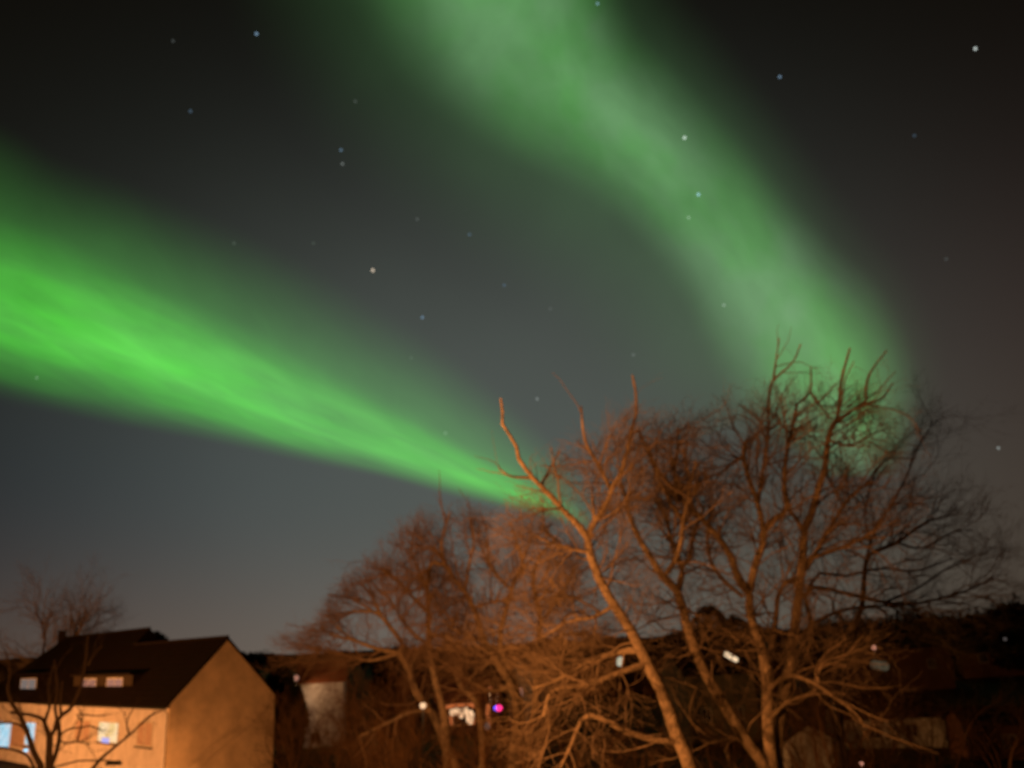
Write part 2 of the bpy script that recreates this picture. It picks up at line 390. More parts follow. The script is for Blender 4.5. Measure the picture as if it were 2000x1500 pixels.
# --- big many-stemmed tree on the right
bB = atY(1512, 1540, 28); bB = (bB[0], 28.0, G(bB[0], 28))
def top_spray(rng):
    return []
traced_tree('bare_tree', 'tall many stemmed bare tree at the right with its topmost twigs against the green light', bB,
  [([(1500, 1500), (1469, 1463), (1440, 1420), (1400, 1353), (1373, 1308), (1357, 1265), (1341, 1220), (1331, 1175), (1323, 1153), (1296, 1127)], 28, 26.5, 12, 7.5),
   ([(1508, 1500), (1500, 1420), (1499, 1345), (1491, 1276), (1477, 1239), (1464, 1193), (1464, 1161)], 28, 28.4, 12, 8),
   ([(1516, 1500), (1518, 1430), (1530, 1360), (1545, 1290), (1553, 1220), (1559, 1167), (1566, 1113), (1568, 1080), (1572, 1032)], 28.4, 29.5, 12, 7)],
  [([(1296, 1130), (1267, 1083), (1247, 1050), (1230, 1010), (1220, 967), (1213, 943)], 26.5, 26, 5.5, 3),
   ([(1293, 1130), (1317, 1097), (1330, 1060), (1333, 1027), (1340, 993), (1347, 953), (1360, 900)], 26.5, 26, 5, 2),
   ([(1326, 1150), (1332, 1110), (1317, 1077), (1307, 1040), (1303, 1007), (1283, 993)], 26.7, 28, 5.5, 2),
   ([(1333, 1105), (1347, 1090), (1353, 1053), (1363, 1020), (1378, 985)], 26.8, 28, 4, 2),
   ([(1464, 1161), (1440, 1127), (1433, 1100), (1413, 1063), (1383, 1027), (1350, 993), (1317, 957), (1290, 927), (1267, 880)], 28.4, 27, 7, 3),
   ([(1330, 965), (1317, 927), (1323, 880), (1323, 833)], 27.3, 26.8, 3.6, 1.8),
   ([(1464, 1155), (1476, 1100), (1492, 1052), (1480, 984), (1464, 940), (1452, 892), (1458, 860)], 28.4, 28, 7, 3.6),
   ([(1486, 1052), (1500, 1024), (1536, 996), (1532, 960), (1534, 900), (1548, 832), (1556, 792)], 28.3, 28.6, 6, 2.6),
   ([(1472, 1110), (1480, 1090), (1493, 1047), (1510, 1020)], 28.5, 28.2, 4, 2.2),
   ([(1452, 1166), (1412, 1132), (1387, 1093), (1383, 1033), (1400, 973)], 28.6, 29.5, 4, 2),
   ([(1452, 892), (1430, 905), (1405, 925), (1370, 935)], 28, 28.6, 3.2, 1.5),
   ([(1572, 1032), (1588, 996), (1596, 960), (1612, 912), (1618, 848), (1632, 828), (1640, 792), (1642, 748), (1660, 680)], 29.5, 29, 7, 1.6),
   ([(1572, 1050), (1556, 1015), (1540, 996)], 29.4, 28.6, 4, 3),
   ([(1634, 824), (1680, 792), (1720, 780), (1744, 748)], 29.1, 29.6, 3.6, 1.3),
   ([(1690, 790), (1696, 736), (1732, 684)], 29.3, 29.4, 2.6, 1.1),
   ([(1554, 792), (1582, 764), (1584, 716)], 28.6, 28.4, 2.6, 1.2),
   ([(1582, 764), (1600, 790), (1620, 815)], 28.5, 28.9, 2.2, 1.6),
   ([(1500, 800), (1508, 748), (1548, 708), (1564, 672)], 28.4, 28.1, 2.6, 1.1),
   ([(1510, 745), (1514, 716), (1522, 660)], 28.3, 28.2, 2.2, .9),
   ([(1480, 984), (1490, 920), (1500, 850), (1500, 800)], 28.2, 28.4, 3.6, 2.4),
   ([(1562, 1120), (1576, 1108), (1616, 1040), (1648, 988), (1672, 960), (1704, 940)], 29.4, 30, 5.5, 2),
   ([(1580, 1100), (1592, 1088), (1648, 1068), (1688, 1052), (1730, 1050)], 29.4, 30, 4, 1.8),
   ([(1648, 988), (1630, 958), (1616, 928)], 29.8, 30, 3, 1.6),
   ([(1498, 1330), (1508, 1260), (1516, 1207), (1519, 1167), (1535, 1137), (1560, 1130)], 29, 29.2, 4.5, 3.5),
   ([(1500, 1345), (1540, 1320), (1585, 1332), (1630, 1362), (1670, 1392), (1690, 1420)], 28, 27, 4.5, 1.6),
   ([(1505, 1400), (1540, 1370), (1590, 1350), (1600, 1310), (1610, 1280)], 28, 27.4, 4, 1.6),
   ([(1470, 1455), (1430, 1440), (1390, 1450), (1360, 1440)], 28, 27.4, 4, 1.6),
   ([(1618, 860), (1660, 870), (1700, 850), (1735, 835)], 29.2, 30, 2.6, 1.0)],
  [LV(560, (.8, 2.2), (.5, 1.3), .06, 6, .15, .22, .05, .005), LV(2500, (.5, 1.3), (.4, 1.2), .06, 5, .12), LV(8200, (.3, .7), (.3, 1.0), .08, 4, .1, .22, .1, .003), LV(11500, (.15, .45), (.3, .9), .08, 3, .1, .22, .1, .0028)], 12, env=outline([(1180, 900), (1250, 815), (1330, 780), (1450, 765), (1500, 735), (1560, 715), (1640, 715), (1700, 715), (1760, 755), (1820, 850), (1880, 980), (1960, 1090)], 29))

# --- tree behind it on the right, bark and twigs coloured dark as unlit
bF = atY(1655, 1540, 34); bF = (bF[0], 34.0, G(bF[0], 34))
traced_tree('bare_tree', 'bare tree at the right, its bark coloured dark as unlit, with one crooked limb and long level drooping branches', bF,
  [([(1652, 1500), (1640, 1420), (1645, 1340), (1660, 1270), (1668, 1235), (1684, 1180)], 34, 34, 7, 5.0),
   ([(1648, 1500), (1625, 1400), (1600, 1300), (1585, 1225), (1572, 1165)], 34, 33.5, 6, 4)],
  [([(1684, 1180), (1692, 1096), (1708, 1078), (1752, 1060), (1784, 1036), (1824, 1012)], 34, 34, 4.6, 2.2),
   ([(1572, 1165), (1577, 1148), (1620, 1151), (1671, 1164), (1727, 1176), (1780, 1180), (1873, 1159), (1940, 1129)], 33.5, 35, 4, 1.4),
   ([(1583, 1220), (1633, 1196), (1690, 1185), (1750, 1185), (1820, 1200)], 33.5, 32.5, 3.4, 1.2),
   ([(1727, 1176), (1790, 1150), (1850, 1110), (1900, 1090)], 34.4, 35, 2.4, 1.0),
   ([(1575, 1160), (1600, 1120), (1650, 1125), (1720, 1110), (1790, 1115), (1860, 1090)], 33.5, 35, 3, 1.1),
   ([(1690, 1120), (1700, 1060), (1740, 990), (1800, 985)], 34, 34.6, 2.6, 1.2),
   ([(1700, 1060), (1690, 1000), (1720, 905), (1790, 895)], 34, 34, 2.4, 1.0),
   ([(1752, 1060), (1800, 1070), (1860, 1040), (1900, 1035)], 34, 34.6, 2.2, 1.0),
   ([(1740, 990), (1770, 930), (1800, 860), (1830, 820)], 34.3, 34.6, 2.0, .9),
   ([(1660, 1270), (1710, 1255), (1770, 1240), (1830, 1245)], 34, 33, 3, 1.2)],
  [LV(130, (1.0, 2.4), (.35, 1.1), .04, 6, .35, .22, .12, .005), LV(800, (.6, 1.5), (.3, 1.0), .05, 5, .3), LV(3400, (.35, .9), (.3, 1.0), .08, 4, .2, .22, .1, .003), LV(6000, (.2, .5), (.3, .9), .1, 3, .1, .22, .1, .0028)], 17, bark='bark_dark_shaded', twig='twig_shaded')

# --- lower, further trees left of centre
bC = atY(1005, 1560, 40); bC = (bC[0], 40.0, G(bC[0], 40))
traced_tree('bare_tree', 'wide reddish bare tree with several thin stems left of the bright forked tree', bC,
  [([(1000, 1500), (1010, 1400), (1000, 1340), (961, 1282), (952, 1260), (936, 1229), (927, 1186), (908, 1155), (890, 1136), (871, 1105)], 40, 39, 9, 4),
   ([(1005, 1500), (1020, 1400), (1000, 1320), (974, 1257), (986, 1198), (995, 1179), (998, 1151), (1011, 1120), (1023, 1108)], 40, 40, 8, 4),
   ([(1012, 1500), (1045, 1380), (1048, 1269), (1057, 1213), (1042, 1151), (1042, 1117)], 40.5, 41.5, 8, 4)],
  [([(871, 1105), (845, 1100), (836, 1125), (834, 1160)], 39, 38.6, 3.5, 2.5),
   ([(871, 1105), (862, 1070), (868, 1035), (880, 1000)], 39, 39, 3.2, 1.5),
   ([(927, 1186), (955, 1178), (990, 1172)], 39.4, 40, 2.6, 2),
   ([(908, 1155), (915, 1110), (925, 1060), (920, 1010)], 39.3, 39, 3, 1.4),
   ([(1023, 1108), (1010, 1060), (995, 1020)], 40, 39.6, 3, 1.4),
   ([(1042, 1117), (1060, 1080), (1085, 1050)], 41.5, 41.6, 3, 1.4),
   ([(1057, 1213), (1090, 1170), (1120, 1110)], 41.3, 42, 3, 1.4),
   ([(998, 1151), (960, 1110), (950, 1050)], 40, 40.6, 3, 1.4),
   ([(1000, 1340), (960, 1350), (920, 1330), (890, 1300)], 40, 38.5, 4, 1.6),
   ([(1048, 1269), (1100, 1240), (1150, 1235)], 41, 42, 3, 1.4),
   ([(952, 1260), (920, 1245), (880, 1225), (860, 1200)], 39.5, 38, 3, 1.4)],
  [LV(240, (1.1, 2.7), (.35, 1.1), .10, 6, .5, .2, .1, .006), LV(1300, (.6, 1.6), (.3, 1.0), .10, 5, .3, .22, .1, .005), LV(5200, (.4, .9), (.3, 1.0), .1, 4, .2, .22, .1, .004), LV(10500, (.2, .5), (.3, .9), .1, 3, .1, .22, .1, .0035)], 13, twig='twig_red', env=outline([(590, 1225), (640, 1170), (700, 1105), (760, 1045), (830, 1000), (900, 985), (1000, 1015), (1100, 1040), (1160, 1060)], 40))

bD = atY(885, 1560, 43); bD = (bD[0], 43.0, G(bD[0], 43))
traced_tree('bare_tree', 'low spreading bare tree reaching furthest left beside the pale low house', bD,
  [([(895, 1500), (878, 1474), (857, 1423), (842, 1387), (812, 1354), (800, 1309), (779, 1276)], 43, 43, 8, 5),
   ([(874, 1500), (868, 1400), (850, 1330), (837, 1260), (837, 1198), (834, 1136), (840, 1110)], 43, 42, 8, 4),
   ([(944, 1500), (940, 1420), (928, 1365), (899, 1342), (887, 1294), (880, 1250)], 43, 44, 7, 3.5)],
  [([(779, 1276), (785, 1257), (747, 1207), (729, 1195), (679, 1195)], 43, 43, 4.5, 1.8),
   ([(779, 1276), (730, 1265), (690, 1250), (650, 1240), (625, 1225)], 43, 43.5, 4, 1.5),
   ([(779, 1276), (720, 1290), (660, 1275), (615, 1270)], 43, 44.5, 3.6, 1.5),
   ([(747, 1207), (735, 1180), (715, 1150), (690, 1130)], 43, 42.6, 2.4, 1.1),
   ([(729, 1195), (690, 1170), (660, 1165), (640, 1160)], 43, 43.6, 2.2, 1.1),
   ([(690, 1250), (660, 1225), (635, 1200)], 43.3, 43, 2.2, 1.1),
   ([(842, 1387), (800, 1392), (740, 1420), (700, 1440)], 43, 41.5, 4, 1.5),
   ([(837, 1198), (800, 1160), (770, 1130), (745, 1110)], 42.4, 42, 3.4, 1.4),
   ([(834, 1150), (815, 1110), (800, 1070)], 42, 42, 3, 1.4),
   ([(837, 1260), (800, 1230), (760, 1170), (740, 1150)], 42.5, 43, 3, 1.4),
   ([(800, 1309), (820, 1270), (850, 1240), (878, 1255), (887, 1294)], 43, 43.6, 2.8, 2.2)],
  [LV(280, (1.0, 2.3), (.35, 1.2), .10, 6, .45, .2, .1, .006), LV(1200, (.6, 1.5), (.3, 1.0), .08, 5, .4, .22, .1, .005), LV(6000, (.4, .9), (.3, 1.0), .1, 4, .2, .22, .1, .004), LV(12000, (.2, .5), (.3, .9), .1, 3, .1, .22, .1, .0035)], 14, twig='twig_red', env=outline([(590, 1225), (640, 1170), (700, 1105), (760, 1045), (830, 1000), (900, 985), (1000, 1015), (1100, 1040), (1160, 1060)], 43))

# --- tree in front of the lit house, backlit darkness put into its bark colour
bE = atY(95, 1560, 36); bE = (bE[0], 36.0, G(bE[0], 36))
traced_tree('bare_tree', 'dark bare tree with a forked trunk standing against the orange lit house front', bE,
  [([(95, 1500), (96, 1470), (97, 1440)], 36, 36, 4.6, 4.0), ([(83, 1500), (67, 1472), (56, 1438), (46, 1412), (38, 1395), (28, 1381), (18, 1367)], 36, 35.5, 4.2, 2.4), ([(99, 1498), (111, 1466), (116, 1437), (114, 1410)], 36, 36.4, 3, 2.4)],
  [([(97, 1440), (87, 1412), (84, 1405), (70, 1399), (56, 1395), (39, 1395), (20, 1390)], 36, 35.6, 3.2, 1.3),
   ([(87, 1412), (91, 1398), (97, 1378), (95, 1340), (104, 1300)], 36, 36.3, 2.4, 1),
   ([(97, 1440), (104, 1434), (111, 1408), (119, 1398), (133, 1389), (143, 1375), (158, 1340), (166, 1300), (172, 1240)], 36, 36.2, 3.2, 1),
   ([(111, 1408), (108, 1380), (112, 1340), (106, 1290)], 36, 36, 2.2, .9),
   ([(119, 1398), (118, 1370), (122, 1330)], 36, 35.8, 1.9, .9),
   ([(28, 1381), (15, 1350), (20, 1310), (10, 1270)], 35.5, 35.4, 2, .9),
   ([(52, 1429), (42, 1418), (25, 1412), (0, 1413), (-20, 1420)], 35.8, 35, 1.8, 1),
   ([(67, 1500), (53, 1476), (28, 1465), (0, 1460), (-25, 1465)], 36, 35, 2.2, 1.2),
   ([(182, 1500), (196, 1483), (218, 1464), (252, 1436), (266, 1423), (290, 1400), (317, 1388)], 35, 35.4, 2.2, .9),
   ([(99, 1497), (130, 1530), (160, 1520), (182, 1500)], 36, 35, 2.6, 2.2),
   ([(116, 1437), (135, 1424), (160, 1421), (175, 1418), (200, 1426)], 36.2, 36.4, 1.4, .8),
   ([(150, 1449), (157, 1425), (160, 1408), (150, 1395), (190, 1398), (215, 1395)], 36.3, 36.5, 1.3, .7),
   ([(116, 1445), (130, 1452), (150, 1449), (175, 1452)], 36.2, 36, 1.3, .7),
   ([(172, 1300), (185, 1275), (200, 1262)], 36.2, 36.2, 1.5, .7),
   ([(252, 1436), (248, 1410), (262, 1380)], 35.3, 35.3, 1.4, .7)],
  [LV(75, (.4, 1.3), (.35, 1.0), .15, 5, .2, .25, .15, .004), LV(210, (.25, .7), (.3, 1.0), .12, 4, .2, .25, .1, .0035), LV(450, (.15, .4), (.3, 1.0), .1, 3, .2, .25, .1, .003)], 15, bark='bark_dark_shaded', twig='bark_dark_shaded')

# --- generic bare tree grown from its base
def bare_tree(name, label, x, y, h, spread, seed, nst=3, n=(60, 300, 1200, 2500), lean=0.0, bark='bark', twig='twig', group=None, cat='tree', rt=None, rm=.004):
    rng = np.random.default_rng(seed); z = G(x, y); root = thing(name, (x, y, z), label, cat, group)
    tP, tR = [], []; K = 10; bark = 'twig_low' if cat == 'shrub' else bark
    for k in range(nst):
        a = 2 * math.pi * (k + rng.uniform(0, .8)) / nst; w = spread * rng.uniform(.25, .6)
        top = np.array([x + w * math.cos(a) + lean * h, y + w * math.sin(a), z + h * rng.uniform(.7, .88)])
        mid = np.array([x + .25 * w * math.cos(a), y + .25 * w * math.sin(a), z + h * .33]) + rng.normal(0, .03 * h, 3) * [1, 1, 0]
        b = np.array([x + .04 * h * math.cos(a) * .6, y + .04 * h * math.sin(a) * .6, z - .2])
        P = catmull([b, mid, mid * .4 + top * .6 + rng.normal(0, .03 * h, 3), top], K)
        r = (rt or h * .016); tP.append(P); tR.append(np.linspace(r, r * .22, K))
    P, R = np.array(tP), np.array(tR); v, f = tubes(P, R, 7); link('trunk', v, f, bark, root, smooth=True)
    o = np.array([x, y, z + h * .45]); s = h / 10; crown = []; src = (P, R)
    L = [(1.4 * s, 3.4 * s), (.8 * s, 2.0 * s), (.45 * s, 1.1 * s), (.25 * s, .6 * s)]
    for k, c in enumerate(n):
        P1, R1 = spawn(*src, n=c, ln=L[k], ang=(.35, 1.1), up=.12, rng=rng, K=6 - k if k < 3 else 3, tmin=.25 if k == 0 else .15, out=o, outw=.35, wig=.22, rmin=max(rm, .006 - .001 * k))
        crown.append(tubes(P1, R1, 4 if k == 0 else 3)); src = (P1, R1)
    v, f = join(crown); link('crown', v, f, twig, root); return root

p = atY(110, 1290, 106)
bare_tree('bare_tree', 'faint tall bare tree rising behind the house roof with the chimney', p[0], 106, 17.5, 9, 21, 3, (90, 500, 2200, 4500), bark='bark_dark_shaded', twig='twig')
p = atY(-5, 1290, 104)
bare_tree('bare_tree', 'faint bare tree at the left picture edge behind the neighbouring roof', p[0], 104, 12.5, 7, 22, 3, (60, 350, 1500, 3000), bark='bark_dark_shaded', twig='twig')

SH = [  # px, depth, top py, spread, text
 (575, 58, 1388, 3.5, 'low leafless thicket at the foot of the house gable wall'),
 (650, 58, 1398, 3.5, 'low leafless thicket just under the pale low house'),
 (712, 52, 1380, 3, 'leafless thicket right of the pale low house'),
 (760, 47, 1325, 4, 'leafless thicket between the pale low house and the small round lamp'),
 (925, 50, 1425, 4, 'tangled bare shrub right under the cluster of bright bulbs'),
 (960, 34, 1420, 3, 'low bare shrub nearest the bottom edge left of centre'),
 (1060, 46, 1365, 5, 'tangled bare shrub below the pale upright wall in the middle'),
 (1170, 44, 1400, 5, 'bare shrub crossed by the low drooping limbs of the forked tree'),
 (1225, 38, 1462, 3, 'low bare shrub behind the foot of the bright leaning trunk'),
 (1400, 46, 1395, 5, 'bare shrub between the leaning trunk and the many stemmed tree'),
 (1590, 40, 1340, 5, 'bare shrub just right of the many stemmed tree, its twigs looping outward'),
 (1690, 44, 1325, 5, 'dim bare shrub in front of the dark right hand roofs'),
 (1800, 50, 1350, 5, 'dim bare shrub above the long beige wall at the right'),
 (1930, 52, 1345, 5, 'dim bare shrub near the right picture edge'),
 (830, 38, 1440, 3, 'low bare shrub at the bottom edge under the small round lamp'),
]
for i, (px, Y, py, sp, lab) in enumerate(SH):
    t = atY(px, py, Y); h = max(2.2, t[2] - G(t[0], Y))
    k = (1.0 if Y > 36 else .6) * (.55 if 1040 < px < 1500 else 1)
    bare_tree('bare_shrub', lab, t[0], Y, h * 1.08, sp, 40 + i, 6, (int(70 * k), int(380 * k), int(1500 * k), int(2300 * k)), group='bare shrubs massed below the trees', cat='shrub', rt=.07, twig='twig_low')

# ------------------------------------------------------------------ evergreens and far woods
def evergreen(name, label, x, y, h, r, seed, n=2600, shape='round', m='evergreen', group=None, size=.30):
    rng = np.random.default_rng(seed); z = G(x, y); root = thing(name, (x, y, z), label, 'tree', group)
    tb = MB(); tb.tube([(x, y, z - .2), (x + .05, y, z + h * .5), (x, y, z + h * .93)], h * .022, h * .004, 8); tb.build('trunk', 'bark_dark_shaded', root, True)
    u = rng.uniform(0, 1, n)
    if shape == 'cone':
        zz = z + h * (.08 + .92 * u); rr = r * (1 - u) ** .8 * (0.75 + .25 * np.sin(u * 40))
    else:
        zz = z + h * (.12 + .88 * u); rr = r * np.sqrt(np.clip(1 - (2 * (u * .95 + .05) - 1) ** 2, 0, 1))
    a = rng.uniform(0, 2 * math.pi, n); lump = 1 + .28 * np.sin(a * 3 + u * 9 + seed) + .15 * np.sin(a * 7 - u * 17)
    q = rng.uniform(.35, 1.05, n) ** .5 * rr * lump
    c = np.stack([x + q * np.cos(a), y + q * np.sin(a), zz + rng.normal(0, .1, n)], -1)
    d1 = unit(rng.normal(size=(n, 3))); d2 = unit(np.cross(d1, rng.normal(size=(n, 3)))); s = (size * rng.uniform(.5, 1.3, n))[:, None]
    v = np.stack([c - d1 * s, c + d2 * s * .35, c + d1 * s, c - d2 * s * .35], 1).reshape(-1, 3)
    link('crown', v, np.arange(4 * n).reshape(-1, 4), m, root); return root
EV = [
 (549, 88, 1305, 1.35, 'round', 'dark dense evergreen beside the right eave of the lit house'),
 (578, 84, 1348, .8, 'round', 'small rounded dark evergreen in front of the pale low house end wall'),
 (545, 130, 1284, 1.6, 'cone', 'thin dark conifer on the skyline just right of the lit house gable'),
 (1386, 100, 1186, 2.6, 'round', 'tall dark evergreen between the leaning trunk and the many stemmed tree'),
 (1432, 104, 1208, 2.8, 'round', 'dark evergreen just behind the middle stem of the many stemmed tree'),
 (1980, 110, 1180, 4.0, 'round', 'black evergreen mass at the right picture edge'),
 (1905, 125, 1214, 4.5, 'round', 'low dark evergreen on the right skyline'),
 (300, 150, 1236, 4.0, 'round', 'dark treetop showing over the roof between chimney and gable'),
 (752, 120, 1268, 1.6, 'round', 'small dark evergreen on the skyline over the low spreading tree'),
 (1620, 120, 1250, 4.0, 'round', 'dark evergreen on the skyline behind the right stem'),
 (1512, 110, 1222, 1.7, 'cone', 'narrow dark conifer between the middle and right stems'),
]
for i, (px, Y, py, r, sh, lab) in enumerate(EV):
    t = atY(px, py, Y); evergreen('evergreen_tree', lab, t[0], Y, t[2] - G(t[0], Y), r, 70 + i, 2600, sh, 'evergreen' if Y < 108 else 'evergreen_far', 'dark evergreens among the houses', .42)

def far_wood():
    rng = np.random.default_rng(3); n = 52000
    a = rng.uniform(rad(-36), rad(36), n); r = rng.uniform(230, 900, n) ** 1.0
    x, y = r * np.sin(a), r * np.cos(a); z = ground(x, y)
    h = 3.0 + 2.2 * np.sin(a * 23 + 1) * np.sin(a * 61) + rng.uniform(0, 1.6, n) + 4.5 * sst(rad(10), rad(30), a)
    c = np.stack([x, y, z + h * rng.uniform(0, 1, n)], -1); s = (rng.uniform(.5, 1.3, n) * (r / 500) ** .5)[:, None]
    d1 = unit(rng.normal(size=(n, 3))); d2 = unit(np.cross(d1, rng.normal(size=(n, 3))))
    v = np.stack([c - d1 * s, c + d2 * s * .5, c + d1 * s, c - d2 * s * .5], 1).reshape(-1, 3)
    tag(link('far_wood', v, np.arange(4 * n).reshape(-1, 4), 'evergreen_far'), 'black belt of distant trees along the horizon', 'wood', kind='stuff')
far_wood()

# ------------------------------------------------------------------ the lit house on the left
EZ = 6.0
P1 = atZ(333, 1371, EZ); P2 = atZ(537, 1356, EZ); W = float(np.linalg.norm(P2 - P1)); wdir = (P2 - P1) / W; udir = np.array([-wdir[1], wdir[0], 0.0])
gz = min(G(P1[0], P1[1]), G(P2[0], P2[1]), G(*(P1 + udir * 26)[:2])) - .3
O3 = np.array([P1[0], P1[1], 0.0])
def onwall(px, py, off=0.0):
    """pixel -> (s, z) on the plane parallel to the front wall, off metres inward"""
    q = atP(px, py, O3 + wdir * off, wdir); d = q - O3; return float(np.dot(d, udir)), float(q[2])
RZ = 10.15; pitch = (RZ - EZ) / (W / 2)
sB = onwall(262, 1258, W / 2)[0]                        # where the taller roof starts
W2 = W + 2.6; RZ2 = EZ + pitch * W2 / 2
sR = onwall(130, 1243, W2 / 2)[0]                       # left end of the tall ridge
sL = onwall(-40, 1368, 0)[0]
sS = onwall(80, 1370, 0)[0]                             # step in the eave
hx = thing('house', (O3[0], O3[1], gz), 'two storey house with orange lit front, dark tiled roof, chimney and bare gable wall', 'house')
def HB(): return MB(O3, udir, wdir)
b = HB()
b.hull([(0, 0, gz), (0, 0, EZ), (0, W / 2, RZ - .12), (0, W, EZ), (0, W, gz), (.35, 0, gz), (.35, 0, EZ), (.35, W / 2, RZ - .12), (.35, W, EZ), (.35, W, gz)],
       [(4, 3, 2, 1, 0), (5, 6, 7, 8, 9), (0, 1, 6, 5), (4, 9, 8, 3)])
b.build('gable_wall', 'render_wall_gable', hx)
b = HB(); b.box(.352, sL, .003, .35, gz, EZ - .02); b.box(sL - .3, sL, .352, W2, gz, EZ - .02); b.box(.352, sB, W - .3, W - .003, gz, EZ - .02); b.build('front_wall', 'render_wall', hx)
# roofs
b = HB(); ov, t = .38, .16
b.slab((-.14, -ov, EZ - pitch * ov + .1), (-.14, W / 2, RZ + .1), (sB, W / 2, RZ + .1), (sB, -ov, EZ - pitch * ov + .1), t)
b.slab((-.14, W + ov, EZ - pitch * ov + .1), (-.14, W / 2, RZ + .102), (sB, W / 2, RZ + .102), (sB, W + ov, EZ - pitch * ov + .1), t)
b.slab((sB + .003, -ov, EZ - pitch * ov + .103), (sB + .003, W2 / 2, RZ2 + .1), (sR, W2 / 2, RZ2 + .1), (sL + .3, -ov, EZ - pitch * ov + .1), t)
b.slab((sB + .003, W2 + ov, EZ - pitch * ov + .1), (sB + .003, W2 / 2, RZ2 + .102), (sR, W2 / 2, RZ2 + .102), (sL + .3, W2 + ov, EZ - pitch * ov + .1), t)
b.hull([(sR, W2 / 2, RZ2 + .1), (sL + .3, -ov, EZ - pitch * ov + .1), (sL + .3, W2 + ov, EZ - pitch * ov + .1), (sR - .3, W2 / 2, RZ2 - .1), (sL, -ov, EZ - pitch * ov - .1), (sL, W2 + ov, EZ - pitch * ov - .1)],
       [(0, 1, 2), (3, 5, 4), (0, 3, 4, 1), (1, 4, 5, 2), (2, 5, 3, 0)])
b.hull([(sB + .3, W2 / 2, RZ2), (sB + .3, 0, EZ), (sB + .3, W2, EZ), (sB + .02, W2 / 2, RZ2), (sB + .02, 0, EZ), (sB + .02, W2, EZ)], [(0, 1, 2), (3, 5, 4), (0, 3, 4, 1), (1, 4, 5, 2), (2, 5, 3, 0)])
roof = b.build('roof', 'roof_tiles', hx)
b = HB(); b.tube([(-.1, W / 2, RZ + .14), (sB, W / 2, RZ + .14)], .09, .09, 8); b.tube([(sB, W2 / 2, RZ2 + .14), (sR, W2 / 2, RZ2 + .14)], .09, .09, 8); b.build('ridge_tiles', 'roof_black', roof)
b = HB(); b.tube([(-.1, -ov - .06, EZ - .42), (sS, -ov - .06, EZ - .42)], .075, .075, 8); b.tube([(.12, -ov - .04, EZ - .42), (.12, -.1, EZ - .75), (.12, -.1, gz)], .045, .045, 6); b.build('gutter', 'metal_dark', roof)
sc_, zc_ = onwall(122, 1232, W2 / 2)
b = HB(); b.box(sc_ - .35, sc_ + .35, W2 / 2 - .3, W2 / 2 + .3, RZ2 - 1.6, zc_ - .1); b.box(sc_ - .42, sc_ + .42, W2 / 2 - .37, W2 / 2 + .37, zc_ - .1, zc_ + .03); b.build('chimney', 'roof_black', roof)
# projecting raised strip of wall left of the eave step
b = HB(); b.box(sS, sL, -.18, -.003, gz, EZ - .16); b.build('projecting_wall', 'render_wall', hx)
def window(parent, s0, s1, z0, z1, off, pane='window_glass', mull=1, frame='white_frame', name='window', sill=True, curtain=None, fw=.07):
    if s0 > s1: s0, s1 = s1, s0
    b = HB(); y0, y1 = off - .05, off + .02
    b.box(s0, s1, y0, y1, z0, z0 + fw); b.box(s0, s1, y0, y1, z1 - fw, z1); b.box(s0, s0 + fw, y0, y1, z0 + fw, z1 - fw); b.box(s1 - fw, s1, y0, y1, z0 + fw, z1 - fw)
    for k in range(mull):
        c = s0 + (s1 - s0) * (k + 1) / (mull + 1); b.box(c - fw / 2, c + fw / 2, y0, y1, z0 + fw, z1 - fw)
    w = b.build(name, frame, parent)
    b = HB(); b.box(s0 + fw * .6, s1 - fw * .6, off - .025, off - .004, z0 + fw * .6, z1 - fw * .6); b.build('pane', pane, w)
    if sill: b = HB(); b.box(s0 - .12, s1 + .12, off - .16, off - .004, z0 - .10, z0 - .01); b.build('sill', 'roof_black', w)
    return w
def pw(x0, x1, y0, y1, off=0.0):
    s1, z1 = onwall(x0, y0, off); s0, z0 = onwall(x1, y1, off); return s0, s1, z0, z1
w = window(hx, *pw(194, 230, 1408, 1453), 0, 'lit_warm', 1); w['label'] = 'lit window with pale curtains'
s0, s1, z0, z1 = pw(202, 214, 1440, 1453); b = HB(); b.box(s0, s1, -.12, -.055, z0 + .05, z1); b.build('screen', 'lit_violet', w)
window(hx, *pw(149, 175, 1404, 1450), 0, 'curtain', 1)
window(hx, *pw(270, 297, 1408, 1460), 0, 'curtain', 1)
w = window(hx, *pw(-16, 23, 1406, 1462), -.18, 'lit_cool', 1); w['label'] = 'window lit bluish white'
w = window(hx, *pw(25, 50, 1410, 1462), -.18, 'curtain', 0, sill=False)
w = window(hx, *pw(57, 71, 1408, 1458), -.18, 'lit_cool', 0, fw=.10); w['label'] = 'narrow window with bluish white glow for a reflection'  # reflection in the glass put in as a glowing pane
s0, s1, z0, z1 = pw(50, 66, 1459, 1470)
b = HB(); b.ball(((s0 + s1) / 2, -.30, (z0 + z1) / 2), .22, 14, 8, .5); b.build('porch_light', 'lit_blue_lamp', hx)
# canopy at the lower left
s0, s1, z0, z1 = pw(-30, 60, 1482, 1494)
b = HB(); b.slab((s0, -1.5, z0 - .1), (s0, -.19, z1 + .25), (s1, -.19, z1 + .25), (s1, -1.5, z0 - .1), .14); b.build('canopy', 'roof_black', hx)
